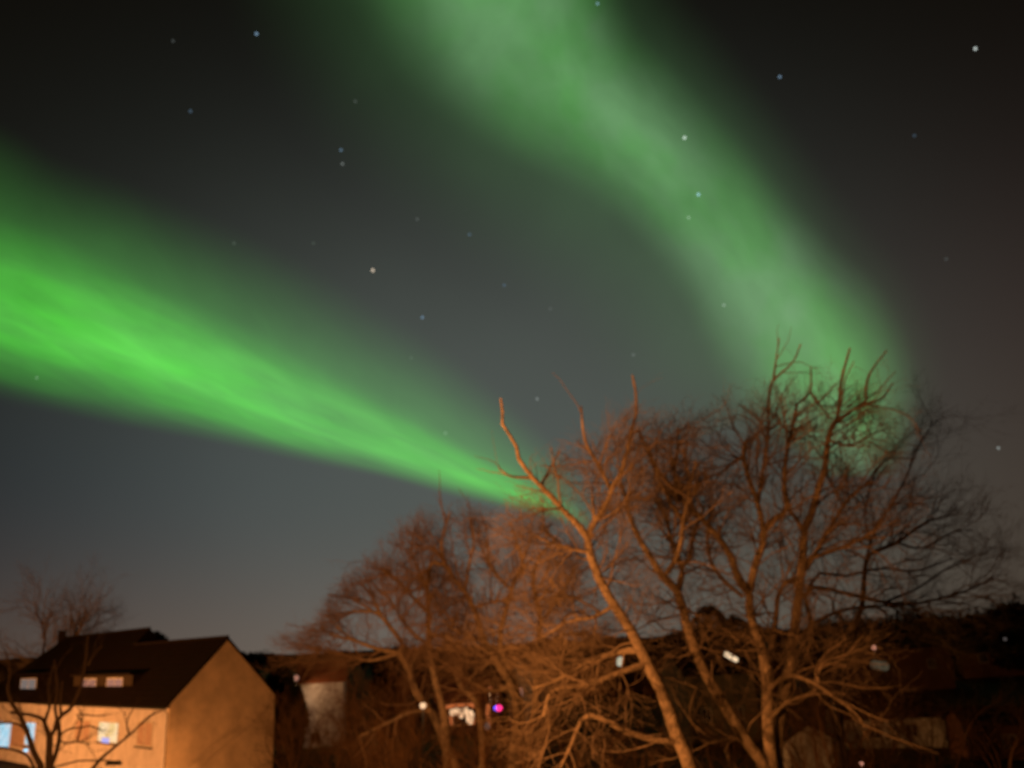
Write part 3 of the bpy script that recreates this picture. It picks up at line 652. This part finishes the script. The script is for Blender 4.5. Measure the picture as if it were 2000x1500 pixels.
# dormers
def dormer(x0, x1, y0, y1, off, wins, board):
    s0, s1, z0, z1 = pw(x0, x1, y0, y1, off)
    zr = lambda y: EZ + pitch * y
    d = HB(); yb = (z1 - EZ) / pitch + .3
    d.hull([(s0, off, z0 - .3), (s1, off, z0 - .3), (s1, off, z1), (s0, off, z1), (s0, yb, z1), (s1, yb, z1), (s0, yb, z0), (s1, yb, z0)],
           [(0, 1, 2, 3), (3, 2, 5, 4), (0, 3, 4, 6), (1, 7, 5, 2), (0, 6, 7, 1), (4, 5, 7, 6)])
    o = d.build('dormer', board, hx)
    r = HB(); r.slab((s0 - .2, off - .3, z1 + .16), (s0 - .2, yb + .5, z1 + .3), (s1 + .2, yb + .5, z1 + .3), (s1 + .2, off - .3, z1 + .16), .14); r.build('dormer_roof', 'roof_black', o)
    for (a, c, e, f, pane) in wins:
        q = pw(a, c, e, f, off); b = HB(); y0_, y1_ = off - .05, off - .003; fw = .09
        a0, a1 = min(q[0], q[1]), max(q[0], q[1]); c0, c1 = q[2], q[3]
        b.box(a0, a1, y0_, y1_, c0, c0 + fw); b.box(a0, a1, y0_, y1_, c1 - fw, c1); b.box(a0, a0 + fw, y0_, y1_, c0 + fw, c1 - fw); b.box(a1 - fw, a1, y0_, y1_, c0 + fw, c1 - fw)
        m_ = (a0 + a1) / 2; b.box(m_ - .035, m_ + .035, y0_, y1_, c0 + fw, c1 - fw)
        b.build('window', 'white_frame', o)
        b = HB(); b.box(a0 + fw, a1 - fw, off - .03, off - .005, c0 + fw, c1 - fw); b.build('pane', pane, o)
    return o
dormer(145, 257, 1321, 1354, .9, [(160, 187, 1325, 1353, 'lit_dim_pink'), (210, 239, 1324, 1353, 'lit_dim_pink')], 'dormer_board')
dormer(30, 74, 1320, 1357, .7, [(42, 69, 1325, 1354, 'lit_dim_white')], 'roof_tiles')

# ------------------------------------------------------------------ the other houses
def house(label, px, Y, w, d, eave_py, peak_py, rot, wall='pale_wall', roofm='roof_black', wins=(), lit=None, chim=False, group='houses down the slope', name='house', gable_front=False, zbase=None):
    q = atY(px, eave_py, Y); x = q[0]; ze = float(q[2]); zp = float(atY(px, peak_py, Y + d / 2)[2]); zp = max(zp, ze + .8)
    z0 = min(G(x + a * w / 2, Y + c * d) for a in (-1, 1) for c in (0, 1)) - .3
    X = np.array([math.cos(rot), math.sin(rot), 0]); Yv = np.array([-math.sin(rot), math.cos(rot), 0]); O = np.array([x, Y, 0.0])
    root = thing(name, (x, Y, z0 + .3), label, 'house', group); N = lambda: MB(O, X, Yv)
    ze = max(ze, z0 + 1.6)
    b = N(); h = w / 2
    if gable_front:
        b.prism([(-h, z0), (h, z0), (h, ze), (0, zp - .1), (-h, ze)], 'y', 0, d)
    else:
        b.prism([(0, z0), (d, z0), (d, ze), (d / 2, zp - .1), (0, ze)], 'x', -h, h)
    b.build('wall', wall, root)
    b = N(); ov, t = .35, .14
    if gable_front:
        k = (zp - ze) / h
        for sg in (-1, 1): b.slab((sg * (h + ov), -.25, ze - k * ov + .1), (sg * (h + ov), d + .25, ze - k * ov + .1), (0, d + .25, zp + .1 + .002 * sg), (0, -.25, zp + .1 + .002 * sg), t)
    else:
        k = (zp - ze) / (d / 2)
        b.slab((-h - .25, -ov, ze - k * ov + .1), (h + .25, -ov, ze - k * ov + .1), (h + .25, d / 2, zp + .1), (-h - .25, d / 2, zp + .1), t)
        b.slab((-h - .25, d + ov, ze - k * ov + .1), (h + .25, d + ov, ze - k * ov + .1), (h + .25, d / 2, zp + .102), (-h - .25, d / 2, zp + .102), t)
    rf = b.build('roof', roofm, root)
    if chim: b = N(); b.box(h * .3, h * .3 + .7, d / 2 - .3, d / 2 + .4, zp - .6, zp + .8); b.build('chimney', 'roof_black', rf)
    for (cx, cz, ww, hh, pane) in wins:           # cx from centre, cz above the base, on the front wall
        c0, c1 = z0 + .3 + cz - hh / 2, z0 + .3 + cz + hh / 2; a0, a1 = cx - ww / 2, cx + ww / 2; fw = .07; b = N()
        b.box(a0, a1, -.06, -.003, c0, c0 + fw); b.box(a0, a1, -.06, -.003, c1 - fw, c1); b.box(a0, a0 + fw, -.06, -.003, c0 + fw, c1 - fw); b.box(a1 - fw, a1, -.06, -.003, c0 + fw, c1 - fw); b.box(cx - .03, cx + .03, -.06, -.003, c0 + fw, c1 - fw)
        wn = b.build('window', 'white_frame', root)
        b = N(); b.box(a0 + fw, a1 - fw, -.03, -.004, c0 + fw, c1 - fw); b.build('pane', pane, wn)
    root['_z'] = z0
    return root, N, ze, zp

dark = 'window_glass'
house('low pale walled house with rusty brown roof just right of the big lit gable', 626, 92, 4.4, 6.0, 1328, 1292, rad(8), 'pale_wall', 'roof_red', [(-.4, 1.0, 1.0, .9, dark)], name='house')
house('neighbouring house, its dark roof end showing at the left picture edge', -28, 112, 6, 8, 1330, 1290, rad(-20), 'brick_wall', 'roof_tiles', [], gable_front=False)
house('long dark roofed house on the skyline behind the small round lamp', 830, 120, 12, 8, 1312, 1278, rad(-5), 'brick_wall', 'roof_black', [(-2, 2.0, 1.0, 1.1, dark), (1, 2.0, 1.0, 1.1, dark)], chim=True)
house('house with a narrow pale end wall and added glowing pane showing through the reddish twigs', 1016, 105, 3.0, 8, 1312, 1290, rad(-12), 'pale_wall', 'roof_black', [(-.35, 2.9, 1.2, 2.6, 'lit_dim_pink')], gable_front=True)  # tall glowing pane added so the pale end wall shows through
house('dark house on the skyline left of the pale end wall', 935, 125, 9, 8, 1305, 1279, rad(6), 'brick_wall', 'roof_tiles', [(-2, 2.2, 1, 1.1, dark)], chim=False)
house('dark roofed house on the skyline crossed by the leaning forked trunk', 1190, 135, 13, 8, 1300, 1274, rad(3), 'brick_wall', 'roof_black', [], chim=True)
house('dark house on the skyline between the forked trunk and the second stem', 1320, 130, 10, 8, 1288, 1263, rad(-8), 'brick_wall', 'roof_black', [(1, 2.4, 1.1, 1.1, dark)])
house('grey green walled house with one slanting lit skylight, behind the many stemmed tree', 1405, 82, 6.5, 6, 1312, 1268, rad(14), 'grey_wall', 'roof_black', [(-1.6, 2.3, .9, 1.1, dark), (1.4, 2.3, .9, 1.1, dark)], gable_front=False)
house('house with a broad black roof on the right skyline under the pinkish lamp', 1790, 105, 8, 9, 1262, 1223, rad(10), 'brick_wall', 'roof_black', [(1.5, 3.0, 1.0, 1.0, dark)], chim=False)
house('dark house below the black trees at the far right', 1935, 112, 10, 9, 1272, 1238, rad(-6), 'brick_wall', 'roof_black', [(-1, 2.4, 1, 1.1, dark)])
house('low beige walled house at the lower right behind looping twigs', 1745, 74, 7.4, 6, 1398, 1352, rad(-4), 'pale_wall', 'roof_tiles', [(-1.6, 1.3, 1.0, 1.0, dark), (1.2, 1.3, 1.0, 1.0, dark)])
house('small pale walled shed at the bottom right of the many stemmed stems', 1580, 62, 2.9, 4, 1440, 1410, rad(5), 'pale_wall', 'roof_black', [], gable_front=True)
house('dark brick shed with a pale eave at the lower right corner', 1965, 66, 5.2, 5, 1412, 1380, rad(-10), 'brick_wall', 'roof_tiles', [(0, 1.2, .9, .9, dark)])
house('low house behind the cluster of bright bulbs, with lit garden room windows', 912, 100, 6.5, 7, 1365, 1325, rad(-3), 'brick_wall', 'roof_red', [(-1.9, 1.5, .9, 1.0, 'lit_orange'), (.4, 1.5, .9, 1.0, 'lit_orange'), (2.2, 1.5, .5, 1.3, 'lit_orange')])

# ------------------------------------------------------------------ lamps and small lights
def globe_lamp(label, px, py, Y, r, m, group='small lamps glowing among the houses', arm=False, cat='lamp', flat=1.0, power=0):
    q = atY(px, py, Y); g = G(q[0], Y); root = thing('lamp', (q[0], Y, g), label, cat, group)
    z = q[2]; MB((q[0], Y, 0)).tube([(0, 0, g - .1), (0, 0, z - r * .9)], .045, .03, 8).build('pole', 'metal_dark', root, True)
    MB((q[0], Y, 0)).ball((0, 0, z), r, 14, 9, flat).build('globe', m, root, True)
    if power:
        ld = bpy.data.lights.new('lamp_light', 'POINT'); ld.energy = power; ld.color = (1.0, .5, .22); ld.shadow_soft_size = .15
        lo = bpy.data.objects.new('lamp_light', ld); COL.objects.link(lo); lo.parent = root; lo.location = (0, -r - .25, z - g)
    MB((q[0], Y, 0)).tube([(0, 0, z + r * flat * .85), (0, 0, z + r * flat * 1.15)], r * .6, r * .12, 10).build('cap', 'metal_dark', root)
    return root
globe_lamp('small round warm lamp standing alone, left of the cluster of bulbs', 826, 1378, 41.2, .14, 'lit_bulb', power=10)
for (px, py, r, fl, lab) in [(883, 1391, .25, 1.2, 'dimmest left bulb of the bright cluster'), (892, 1389, .32, 1.0, 'left big bulb of the bright cluster'), (901, 1397, .26, 1.0, 'low middle bulb of the bright cluster'),
                    (908, 1388, .34, 1.0, 'upper middle bulb of the bright cluster'), (918, 1400, .38, 1.7, 'tall right bulb of the bright cluster')]:
    globe_lamp(lab, px, py, 86, r, 'lit_bulb', 'bright cluster of warm bulbs', flat=fl)
globe_lamp('faint grey white lamp just below and right of the bulb cluster', 951, 1418, 84, .22, 'lit_dim_white', flat=1.4)
globe_lamp('pinkish lamp at the top of the right hand slope', 1707, 1265, 96, .22, 'lit_pinkish', power=60)
globe_lamp('small orange lamp at the bottom edge right of the many stemmed tree', 1682, 1492, 60, .13, 'lit_pinkish')
globe_lamp('tiny grey white lamp in the black trees at the far right', 1963, 1248, 104, .17, 'lit_grey_lamp')
globe_lamp('left one of two faint orange lamps above the blue and magenta light', 957, 1346, 94, .24, 'lit_orange', power=400)
globe_lamp('right one of two faint orange lamps above the blue and magenta light', 970, 1350, 94, .22, 'lit_orange')
q = atY(972, 1383, 87); g = G(q[0], 87)
t_ = thing('signal_light', (q[0], 87, g), 'round light glowing half blue and half magenta beside the bulb cluster', 'light')
mbp = lambda: MB((q[0], 87, 0))
mbp().tube([(0, .15, g - .1), (0, .15, q[2] + .3)], .05, .04, 8).build('pole', 'metal_dark', t_, True)
mbp().ball((-.14, 0.05, q[2]), .22, 12, 8).build('blue_lens', 'lit_blue', t_, True)
mbp().ball((.13, -.05, q[2]), .28, 14, 9).build('magenta_lens', 'lit_magenta', t_, True)
q = atY(1428, 1283, 83.2)
def light_bar(label, name, px, py, Y, L, wd, ang, m):
    q = atY(px, py, Y); root = thing(name, (q[0], Y, q[2]), label, 'light')
    X = np.array([math.cos(ang), 0, math.sin(ang)]); Z = np.array([-math.sin(ang), 0, math.cos(ang)])
    b = MB(); g = G(q[0], Y)
    for (L_, w_, y0, y1, nm, mm) in ((L, wd, -.02, .04, 'lens', m), (L * 1.08, wd * 1.25, .045, .12, 'housing', 'metal_dark')):
        b = MB(); pts = []
        for y in (y0, y1):
            for k in range(16):
                a = 2 * math.pi * k / 16; cx = (L_ / 2 - w_ / 2) * (1 if math.cos(a) > 0 else -1)
                p = q + X * (cx + w_ / 2 * math.cos(a)) + Z * (w_ / 2 * math.sin(a)); pts.append((p[0], Y + y, p[2]))
        b.hull(pts, [tuple(range(16)), tuple(range(31, 15, -1))] + [(i, (i + 1) % 16, (i + 1) % 16 + 16, i + 16) for i in range(16)]); b.build(nm, mm, root)
    MB((q[0], Y + .08, 0)).tube([(0, 0, g - .1), (0, 0, q[2])], .05, .05, 8).build('pole', 'metal_dark', root, True)
light_bar('slanting oblong warm white light behind the many stemmed tree', 'oblong_light', 1428, 1283, 80, 1.30, .42, rad(-33), 'lit_floor')
light_bar('small upright white light on the skyline beside the forked trunk', 'oblong_light', 1211, 1292, 128, 1.3, .9, rad(80), 'lit_small_white')
for px_, py_, L_, w_, a_, lab_ in [(877, 1380, 1.1, .30, 10, 'leftmost thin orange light strip just over the bulb cluster'), (905, 1377, 1.9, .26, 0, 'longest thin orange light strip just over the bulb cluster'),
                               (927, 1379, .7, .26, 0, 'short orange light strip at the right end over the bulb cluster'), (953, 1386, 1.0, .36, 80, 'upright orange light between the bulb cluster and the magenta light')]:
    light_bar(lab_, 'strip_light', px_, py_, 84.5, L_, w_, rad(a_), 'lit_orange')
globe_lamp('added pinkish globe for the lit patch on the end of the low pale house', 578, 1324, 90.0, .28, 'lit_dim_pink', power=320)  # added globe and light, standing for a bright patch of end wall
light_bar('dim grey glowing oblong below the pinkish lamp', 'oblong_light', 1718, 1300, 98, 1.9, .9, rad(-12), 'lit_grey')  # added plate whose emission stands for a dimly lit patch

# --- street lamps (their light falls on the trees and house fronts; most stand just outside the picture)
SOD = (1.0, 0.37, 0.09)
def street_lamp(label, x, y, z, power, arm=(0, 1), armlen=1.6, lit=True, col=SOD, group='sodium street lamps'):
    g = G(x, y); a = np.array([arm[0], arm[1], 0.0]); a /= np.linalg.norm(a); bx = np.array([x, y, 0.0]) - a * armlen
    root = thing('street_lamp', (bx[0], bx[1], G(bx[0], bx[1])), label, 'street lamp', group)
    MB(bx).tube([(0, 0, root.location.z - .1), (0, 0, z + .25)], .075, .05, 10).build('pole', 'metal_dark', root, True)
    e = a * (armlen + .25); MB(bx).tube([(0, 0, z + .22), tuple(a * armlen * .4 + [0, 0, z + .42]), tuple(a * armlen * .8 + [0, 0, z + .40]), (e[0], e[1], z + .30)], .035, .03, 8).build('arm', 'metal_dark', root, True)
    c = np.array([x, y, 0]) ; b = MB(c, a, np.array([-a[1], a[0], 0])); b.hull([(-.35, -.13, z + .2), (.30, -.16, z + .2), (.30, .16, z + .2), (-.35, .13, z + .2), (-.28, -.07, z + .36), (.2, -.09, z + .36), (.2, .09, z + .36), (-.28, .07, z + .36)], [(0, 3, 2, 1), (4, 5, 6, 7), (0, 1, 5, 4), (1, 2, 6, 5), (2, 3, 7, 6), (3, 0, 4, 7)]); b.build('head', 'metal_dark', root)
    if lit:
        b = MB(c, a, np.array([-a[1], a[0], 0])); b.ball((0, 0, z + .15), .09, 10, 6, .5); b.build('bulb', 'sodium', root, True)
        ld = bpy.data.lights.new('lamp_light', 'POINT'); ld.energy = power; ld.color = col; ld.shadow_soft_size = .12
        lo = bpy.data.objects.new('lamp_light', ld); COL.objects.link(lo); lo.parent = root; lo.location = (c[0] - bx[0], c[1] - bx[1], z - .12 - root.location.z)
    return root
street_lamp('nearer tall street lamp outside the left picture edge, lighting the bare trees', -9, 14, 9.0, 12500, (1, .4))
street_lamp('added tall lamp beside the viewpoint, outside the left picture edge, softening the gable shadows', -9, 3, 8.6, 12000, (1, .2))  # unseen lamp added to soften the tree shadow on the gable
s_ = O3 + udir * 15 - wdir * 24
street_lamp('street lamp beyond the left picture edge facing the house front', s_[0], s_[1], 3.8, 31000, (.7, .7))
def garden_lamp(label, x, y, z, power):
    g = G(x, y); root = thing('garden_lamp', (x, y, g), label, 'garden lamp')
    MB((x, y, 0)).tube([(0, 0, g - .1), (0, 0, z - .12)], .05, .05, 10).build('pole', 'metal_dark', root, True)
    MB((x, y, 0)).tube([(0, 0, z + .22), (0, 0, z + .30), (0, 0, z + .36)], .16, .03, 12).build('cap', 'metal_dark', root)
    MB((x, y, 0)).tube([(0, 0, z - .12), (0, 0, z - .04)], .05, .05, 10).build('bulb', 'sodium', root)
    ld = bpy.data.lights.new('lamp_light', 'POINT'); ld.energy = power; ld.color = SOD; ld.shadow_soft_size = .07
    lo = bpy.data.objects.new('lamp_light', ld); COL.objects.link(lo); lo.parent = root; lo.location = (0, 0, z + .07 - g)
q = O3 - udir * 4.0 - wdir * 2.4
garden_lamp('low garden lamp below the picture at the corner of the big house', q[0], q[1], 1.0, 700)
q = atY(223, 1490, 40)
street_lamp('unlit lamp on a long dark arm against the lit house front', q[0], 40, q[2] - .28, 0, (1, 0), 2.5, lit=False)

# ------------------------------------------------------------------ aurora
def aurora_mat(name, col, strength, uscale, vscale, k0, ends, col2=None):
    m = bpy.data.materials.new(name); m.use_nodes = True; t = m.node_tree; N, L, new, M = nt(t); N.remove(N['Principled BSDF'])
    uv = new('ShaderNodeUVMap'); sp = new('ShaderNodeSeparateXYZ', inp={0: uv.outputs[0]})
    u, v = sp.outputs[0], sp.outputs[1]                      # u 0..1 along, v 0..1 across (0.5 = ridge)
    a = M('ABSOLUTE', M('SUBTRACT', M('MULTIPLY', v, 2.0), 1.0)); w = M('SUBTRACT', 1.0, a, clamp=True)
    prof = M('MULTIPLY', M('MULTIPLY', w, w), M('SUBTRACT', 3.0, M('MULTIPLY', w, 2.0)))
    cv = new('ShaderNodeCombineXYZ', inp={0: M('MULTIPLY', u, uscale), 1: M('MULTIPLY', v, vscale)})
    nz = new('ShaderNodeTexNoise', inp={'Vector': cv.outputs[0], 'Scale': 1.0, 'Detail': 2.5, 'Roughness': 0.45})
    c2 = new('ShaderNodeCombineXYZ', inp={0: M('MULTIPLY', u, uscale * 3.2), 1: M('MULTIPLY', M('ADD', v, M('MULTIPLY', u, .6)), vscale * 2.2), 2: 3.7})
    n2 = new('ShaderNodeTexNoise', inp={'Vector': c2.outputs[0], 'Scale': 1.0, 'Detail': 5.0, 'Roughness': 0.55, 'Distortion': 0.6})
    nf = M('ADD', M('ADD', M('MULTIPLY', nz.outputs[0], k0 * 1.1), 1 - k0 * .8), M('MULTIPLY', n2.outputs[0], k0 * .5))
    r = new('ShaderNodeValToRGB', inp={0: u}); cr = r.color_ramp; cr.interpolation = 'B_SPLINE'
    while len(cr.elements) < len(ends): cr.elements.new(.5)
    for e, (p, val) in zip(cr.elements, ends): e.position = p; e.color = (val, val, val, 1)
    s = M('MULTIPLY', M('MULTIPLY', prof, nf), M('MULTIPLY', r.outputs[0], strength))
    em = new('ShaderNodeEmission', inp={0: (*col, 1), 1: s})
    if col2:
        c3 = new('ShaderNodeCombineXYZ', inp={0: M('MULTIPLY', u, uscale * 1.6), 1: M('MULTIPLY', v, vscale * .8), 2: 9.1})
        n3 = new('ShaderNodeTexNoise', inp={'Vector': c3.outputs[0], 'Scale': 1.0, 'Detail': 3.0})
        r3 = new('ShaderNodeValToRGB', inp={0: n3.outputs[0]}); r3.color_ramp.elements[0].position = .38; r3.color_ramp.elements[1].position = .62
        r3.color_ramp.elements[0].color = (*col, 1); r3.color_ramp.elements[1].color = (*col2, 1); L.new(r3.outputs[0], em.inputs[0])
    tr = new('ShaderNodeBsdfTransparent'); ad = new('ShaderNodeAddShader')
    L.new(em.outputs[0], ad.inputs[0]); L.new(tr.outputs[0], ad.inputs[1]); L.new(ad.outputs[0], N['Material Output'].inputs[0])
    m.cycles.emission_sampling = 'NONE'; MATS[name] = m
def aurora_strip(name, pts, m, R, parent):
    """pts: (x, y, width to the left of travel, width to the right of travel) as sky directions; hung R metres out on the sky"""
    a = catmull([(p[0], p[1], p[2], p[3]) for p in pts], 110); nv = 28
    D = np.array([ray(x, y) for x, y in a[:, :2]]); T = np.gradient(D, axis=0); Nn = unit(np.cross(T, D))
    V, UV = [], []
    for i in range(len(a)):
        for j in range(nv + 1):
            v = 2 * j / nv - 1; wd = (a[i, 3] if v > 0 else a[i, 2]) / F * abs(v) * (1 if v > 0 else -1)
            d = D[i] * math.cos(wd) + Nn[i] * math.sin(wd); V.append(d * R + [0, 0, H]); UV.append((i / (len(a) - 1), j / nv))
    i, k = np.meshgrid(np.arange(len(a) - 1), np.arange(nv), indexing='ij'); n = nv + 1
    f = np.stack([i * n + k, (i + 1) * n + k, (i + 1) * n + k + 1, i * n + k + 1], -1).reshape(-1, 4)
    o = link(name, np.array(V), f, m, parent, True)
    ul = o.data.uv_layers.new(name='UVMap'); ul.data.foreach_set('uv', np.array(UV, np.float32)[f.ravel()].ravel()); return o
aurora_mat('aurora_green', (0.075, 1.0, 0.012), 0.32, 4, 6, 1.6, [(0, .95), (.35, 1), (.6, .85), (.92, .72), (1, 0)], (0.12, 1.0, 0.055))
aurora_mat('aurora_ray', (0.24, 1.0, 0.16), 0.06, 3, 2, .5, [(0, 0), (.25, .5), (.6, 1), (.85, .7), (1, 0)])
aurora_mat('aurora_soft', (0.20, 1.0, 0.15), 0.22, 4, 3, .8, [(0, .9), (.4, 1), (.7, .9), (.93, .6), (1, 0)])
aurora_mat('aurora_arc', (0.42, 1.0, 0.40), 0.25, 5, 3, .95, [(0, 1), (.22, .95), (.42, .68), (.58, .68), (.8, 1), (.93, .95), (1, 0)], (0.25, 1.0, 0.20))
aurora_mat('aurora_arc_wide', (0.36, 1.0, 0.34), 0.075, 4, 2, .8, [(0, .9), (.35, 1), (.7, .9), (.9, .7), (1, 0)])
def au(label): 
    o = thing('aurora_band', (0, 0, H), label, 'aurora', 'green northern lights'); return o
A1 = au('brightest green band of northern lights slanting down from the left edge to the trees')
L1 = [(-260, 520), (-100, 578), (0, 612), (150, 660), (305, 715), (450, 772), (600, 830), (750, 878), (900, 932), (1000, 966), (1080, 995), (1150, 1025)]
# travelling right and down: left of travel = up in the picture
wu = [150, 155, 170, 160, 150, 140, 125, 105, 75, 55, 38, 25]; wl = [140, 138, 140, 138, 125, 98, 76, 58, 44, 34, 24, 18]
aurora_strip('core', [(x, y, a, c) for (x, y), a, c in zip(L1, wl, wu)], 'aurora_green', 21000, A1)
wu2 = [300, 295, 285, 290, 290, 290, 275, 240, 190, 145, 100, 55]; wl2 = [180, 170, 165, 155, 135, 110, 85, 68, 50, 38, 28, 20]
L2 = [(x, y - 12) for x, y in L1]
aurora_strip('glow', [(x, y, a, c) for (x, y), a, c in zip(L2, wl2, wu2)], 'aurora_soft', 21200, A1)
for ray_pts in ([(60, 560, 36, 36), (160, 612, 46, 46), (250, 668, 40, 40), (330, 730, 22, 22)], [(380, 640, 16, 16), (450, 682, 24, 24), (520, 722, 20, 20), (580, 760, 10, 10)],
                [(440, 770, 20, 14), (520, 805, 26, 16), (590, 838, 20, 12), (650, 870, 10, 8)], [(600, 740, 18, 18), (670, 785, 28, 28), (740, 830, 26, 26), (810, 880, 14, 14)],
                [(760, 845, 14, 12), (850, 895, 20, 14), (930, 938, 18, 10), (990, 968, 8, 6)], [(0, 520, 40, 40), (120, 560, 46, 46), (260, 600, 40, 50), (420, 655, 20, 30)]):
    aurora_strip('ray', ray_pts, 'aurora_ray', 20800, A1)
A2 = au('tall pale green arc of northern lights curving from the top edge down to the right')
L3 = [(930, -230), (960, -100), (1010, 10), (1062, 95), (1135, 180), (1235, 268), (1350, 380), (1440, 490), (1520, 590), (1585, 670), (1635, 750), (1660, 850), (1665, 930)]
wi = [290, 280, 265, 230, 190, 155, 140, 150, 180, 200, 185, 130, 80]; wo = [250, 235, 205, 180, 160, 150, 145, 145, 155, 165, 150, 120, 80]
aurora_strip('core', [(x, y, a, c) for (x, y), a, c in zip(L3, wi, wo)], 'aurora_arc', 21400, A2)
wi = [500, 490, 480, 450, 420, 400, 390, 390, 380, 350, 300, 220, 130]; wo = [380, 370, 340, 300, 270, 250, 230, 220, 220, 220, 200, 160, 110]
aurora_strip('glow', [(x, y, a, c) for (x, y), a, c in zip(L3, wi, wo)], 'aurora_arc_wide', 21600, A2)

# ------------------------------------------------------------------ stars
def star(px, py, size, val, tint, label):
    size *= .9; val *= .9
    d = ray(px, py); R = 25000.0; c = d * R + [0, 0, H]; r = size / F * R / 2
    nm = 'star_%s_%.2f' % (tint, val)
    if nm not in MATS: glow(nm, {'b': (.45, .72, 1.0), 'w': (.85, .95, .9), 'o': (1.0, .82, .62), 'g': (.6, .75, .62)}[tint], val, sampling='NONE')
    o = MB(c).ball((0, 0, 0), r, 12, 8).build('star', nm, None, True, org=c)
    tag(o, label, 'star', 'stars in the night sky')
STARS = [
 (728, 528, 6.5, .85, 'o', 'brightest cream coloured star in the gap between the two green bands'),
 (1337, 269, 6.5, .75, 'w', 'bright white star on the tall green arc, upper of two'),
 (1364, 380, 6.0, .75, 'b', 'bright pale blue star on the tall green arc, lower of two'),
 (1905, 95, 5.5, .85, 'w', 'bright white star near the top right corner'),
 (501, 66, 6.0, .45, 'b', 'blue star near the top edge, left of the tall arc'),
 (1523, 150, 5.0, .45, 'b', 'bluish star in the dark right of the arc near the top'),
 (1167, 7, 5.0, .45, 'b', 'bluish star touching the top edge on the tall arc'),
 (372, 217, 5.5, .16, 'b', 'dim star alone in the dark upper left'),
 (666, 293, 5.5, .28, 'b', 'bluish star, upper of a close pair in the upper middle left'),
 (669, 320, 5.5, .22, 'w', 'greyish star, lower of a close pair in the upper middle left'),
 (825, 620, 5.5, .42, 'b', 'blue star below and right of the brightest cream star'),
 (917, 458, 5.0, .22, 'b', 'dim star above right of the brightest cream star'),
 (985, 557, 5.0, .22, 'b', 'dim star right of the brightest cream star'),
 (1075, 603, 5.0, .14, 'w', 'very faint star in the grey sky left of the arc foot'),
 (1237, 693, 5.0, .20, 'w', 'faint star just above the topmost twigs of the forked tree'),
 (1049, 779, 4.5, .40, 'w', 'small white star above the left prong of the forked tree'),
 (1345, 425, 5.0, .34, 'w', 'faint star just below the pale blue star on the arc'),
 (1414, 596, 5.0, .34, 'w', 'faint star inside the lower part of the tall arc'),
 (803, 699, 5.0, .20, 'g', 'faint star at the upper edge of the slanting green band'),
 (870, 846, 5.0, .38, 'g', 'faint star on the slanting green band near the trees'),
 (1950, 875, 4.5, .40, 'w', 'small white star low at the right edge above the drooping limbs'),
 (1786, 265, 5.0, .12, 'b', 'very faint star high in the dark right side'),
 (1848, 506, 5.0, .09, 'w', 'very faint star halfway down the dark right side'),
 (338, 80, 5.0, .08, 'w', 'very faint star in the black top left'),
 (694, 198, 5.0, .10, 'w', 'very faint star above the close pair'),
 (815, 428, 5.0, .13, 'w', 'very faint star above the brightest cream star'),
 (457, 475, 5.5, .14, 'g', 'very faint greenish star above the slanting band at left'),
 (612, 475, 5.5, .12, 'g', 'very faint star left of the brightest cream star'),
 (72, 738, 4.5, .30, 'g', 'faint star inside the lower edge of the slanting band at far left'),
]
for s in STARS: star(*s)
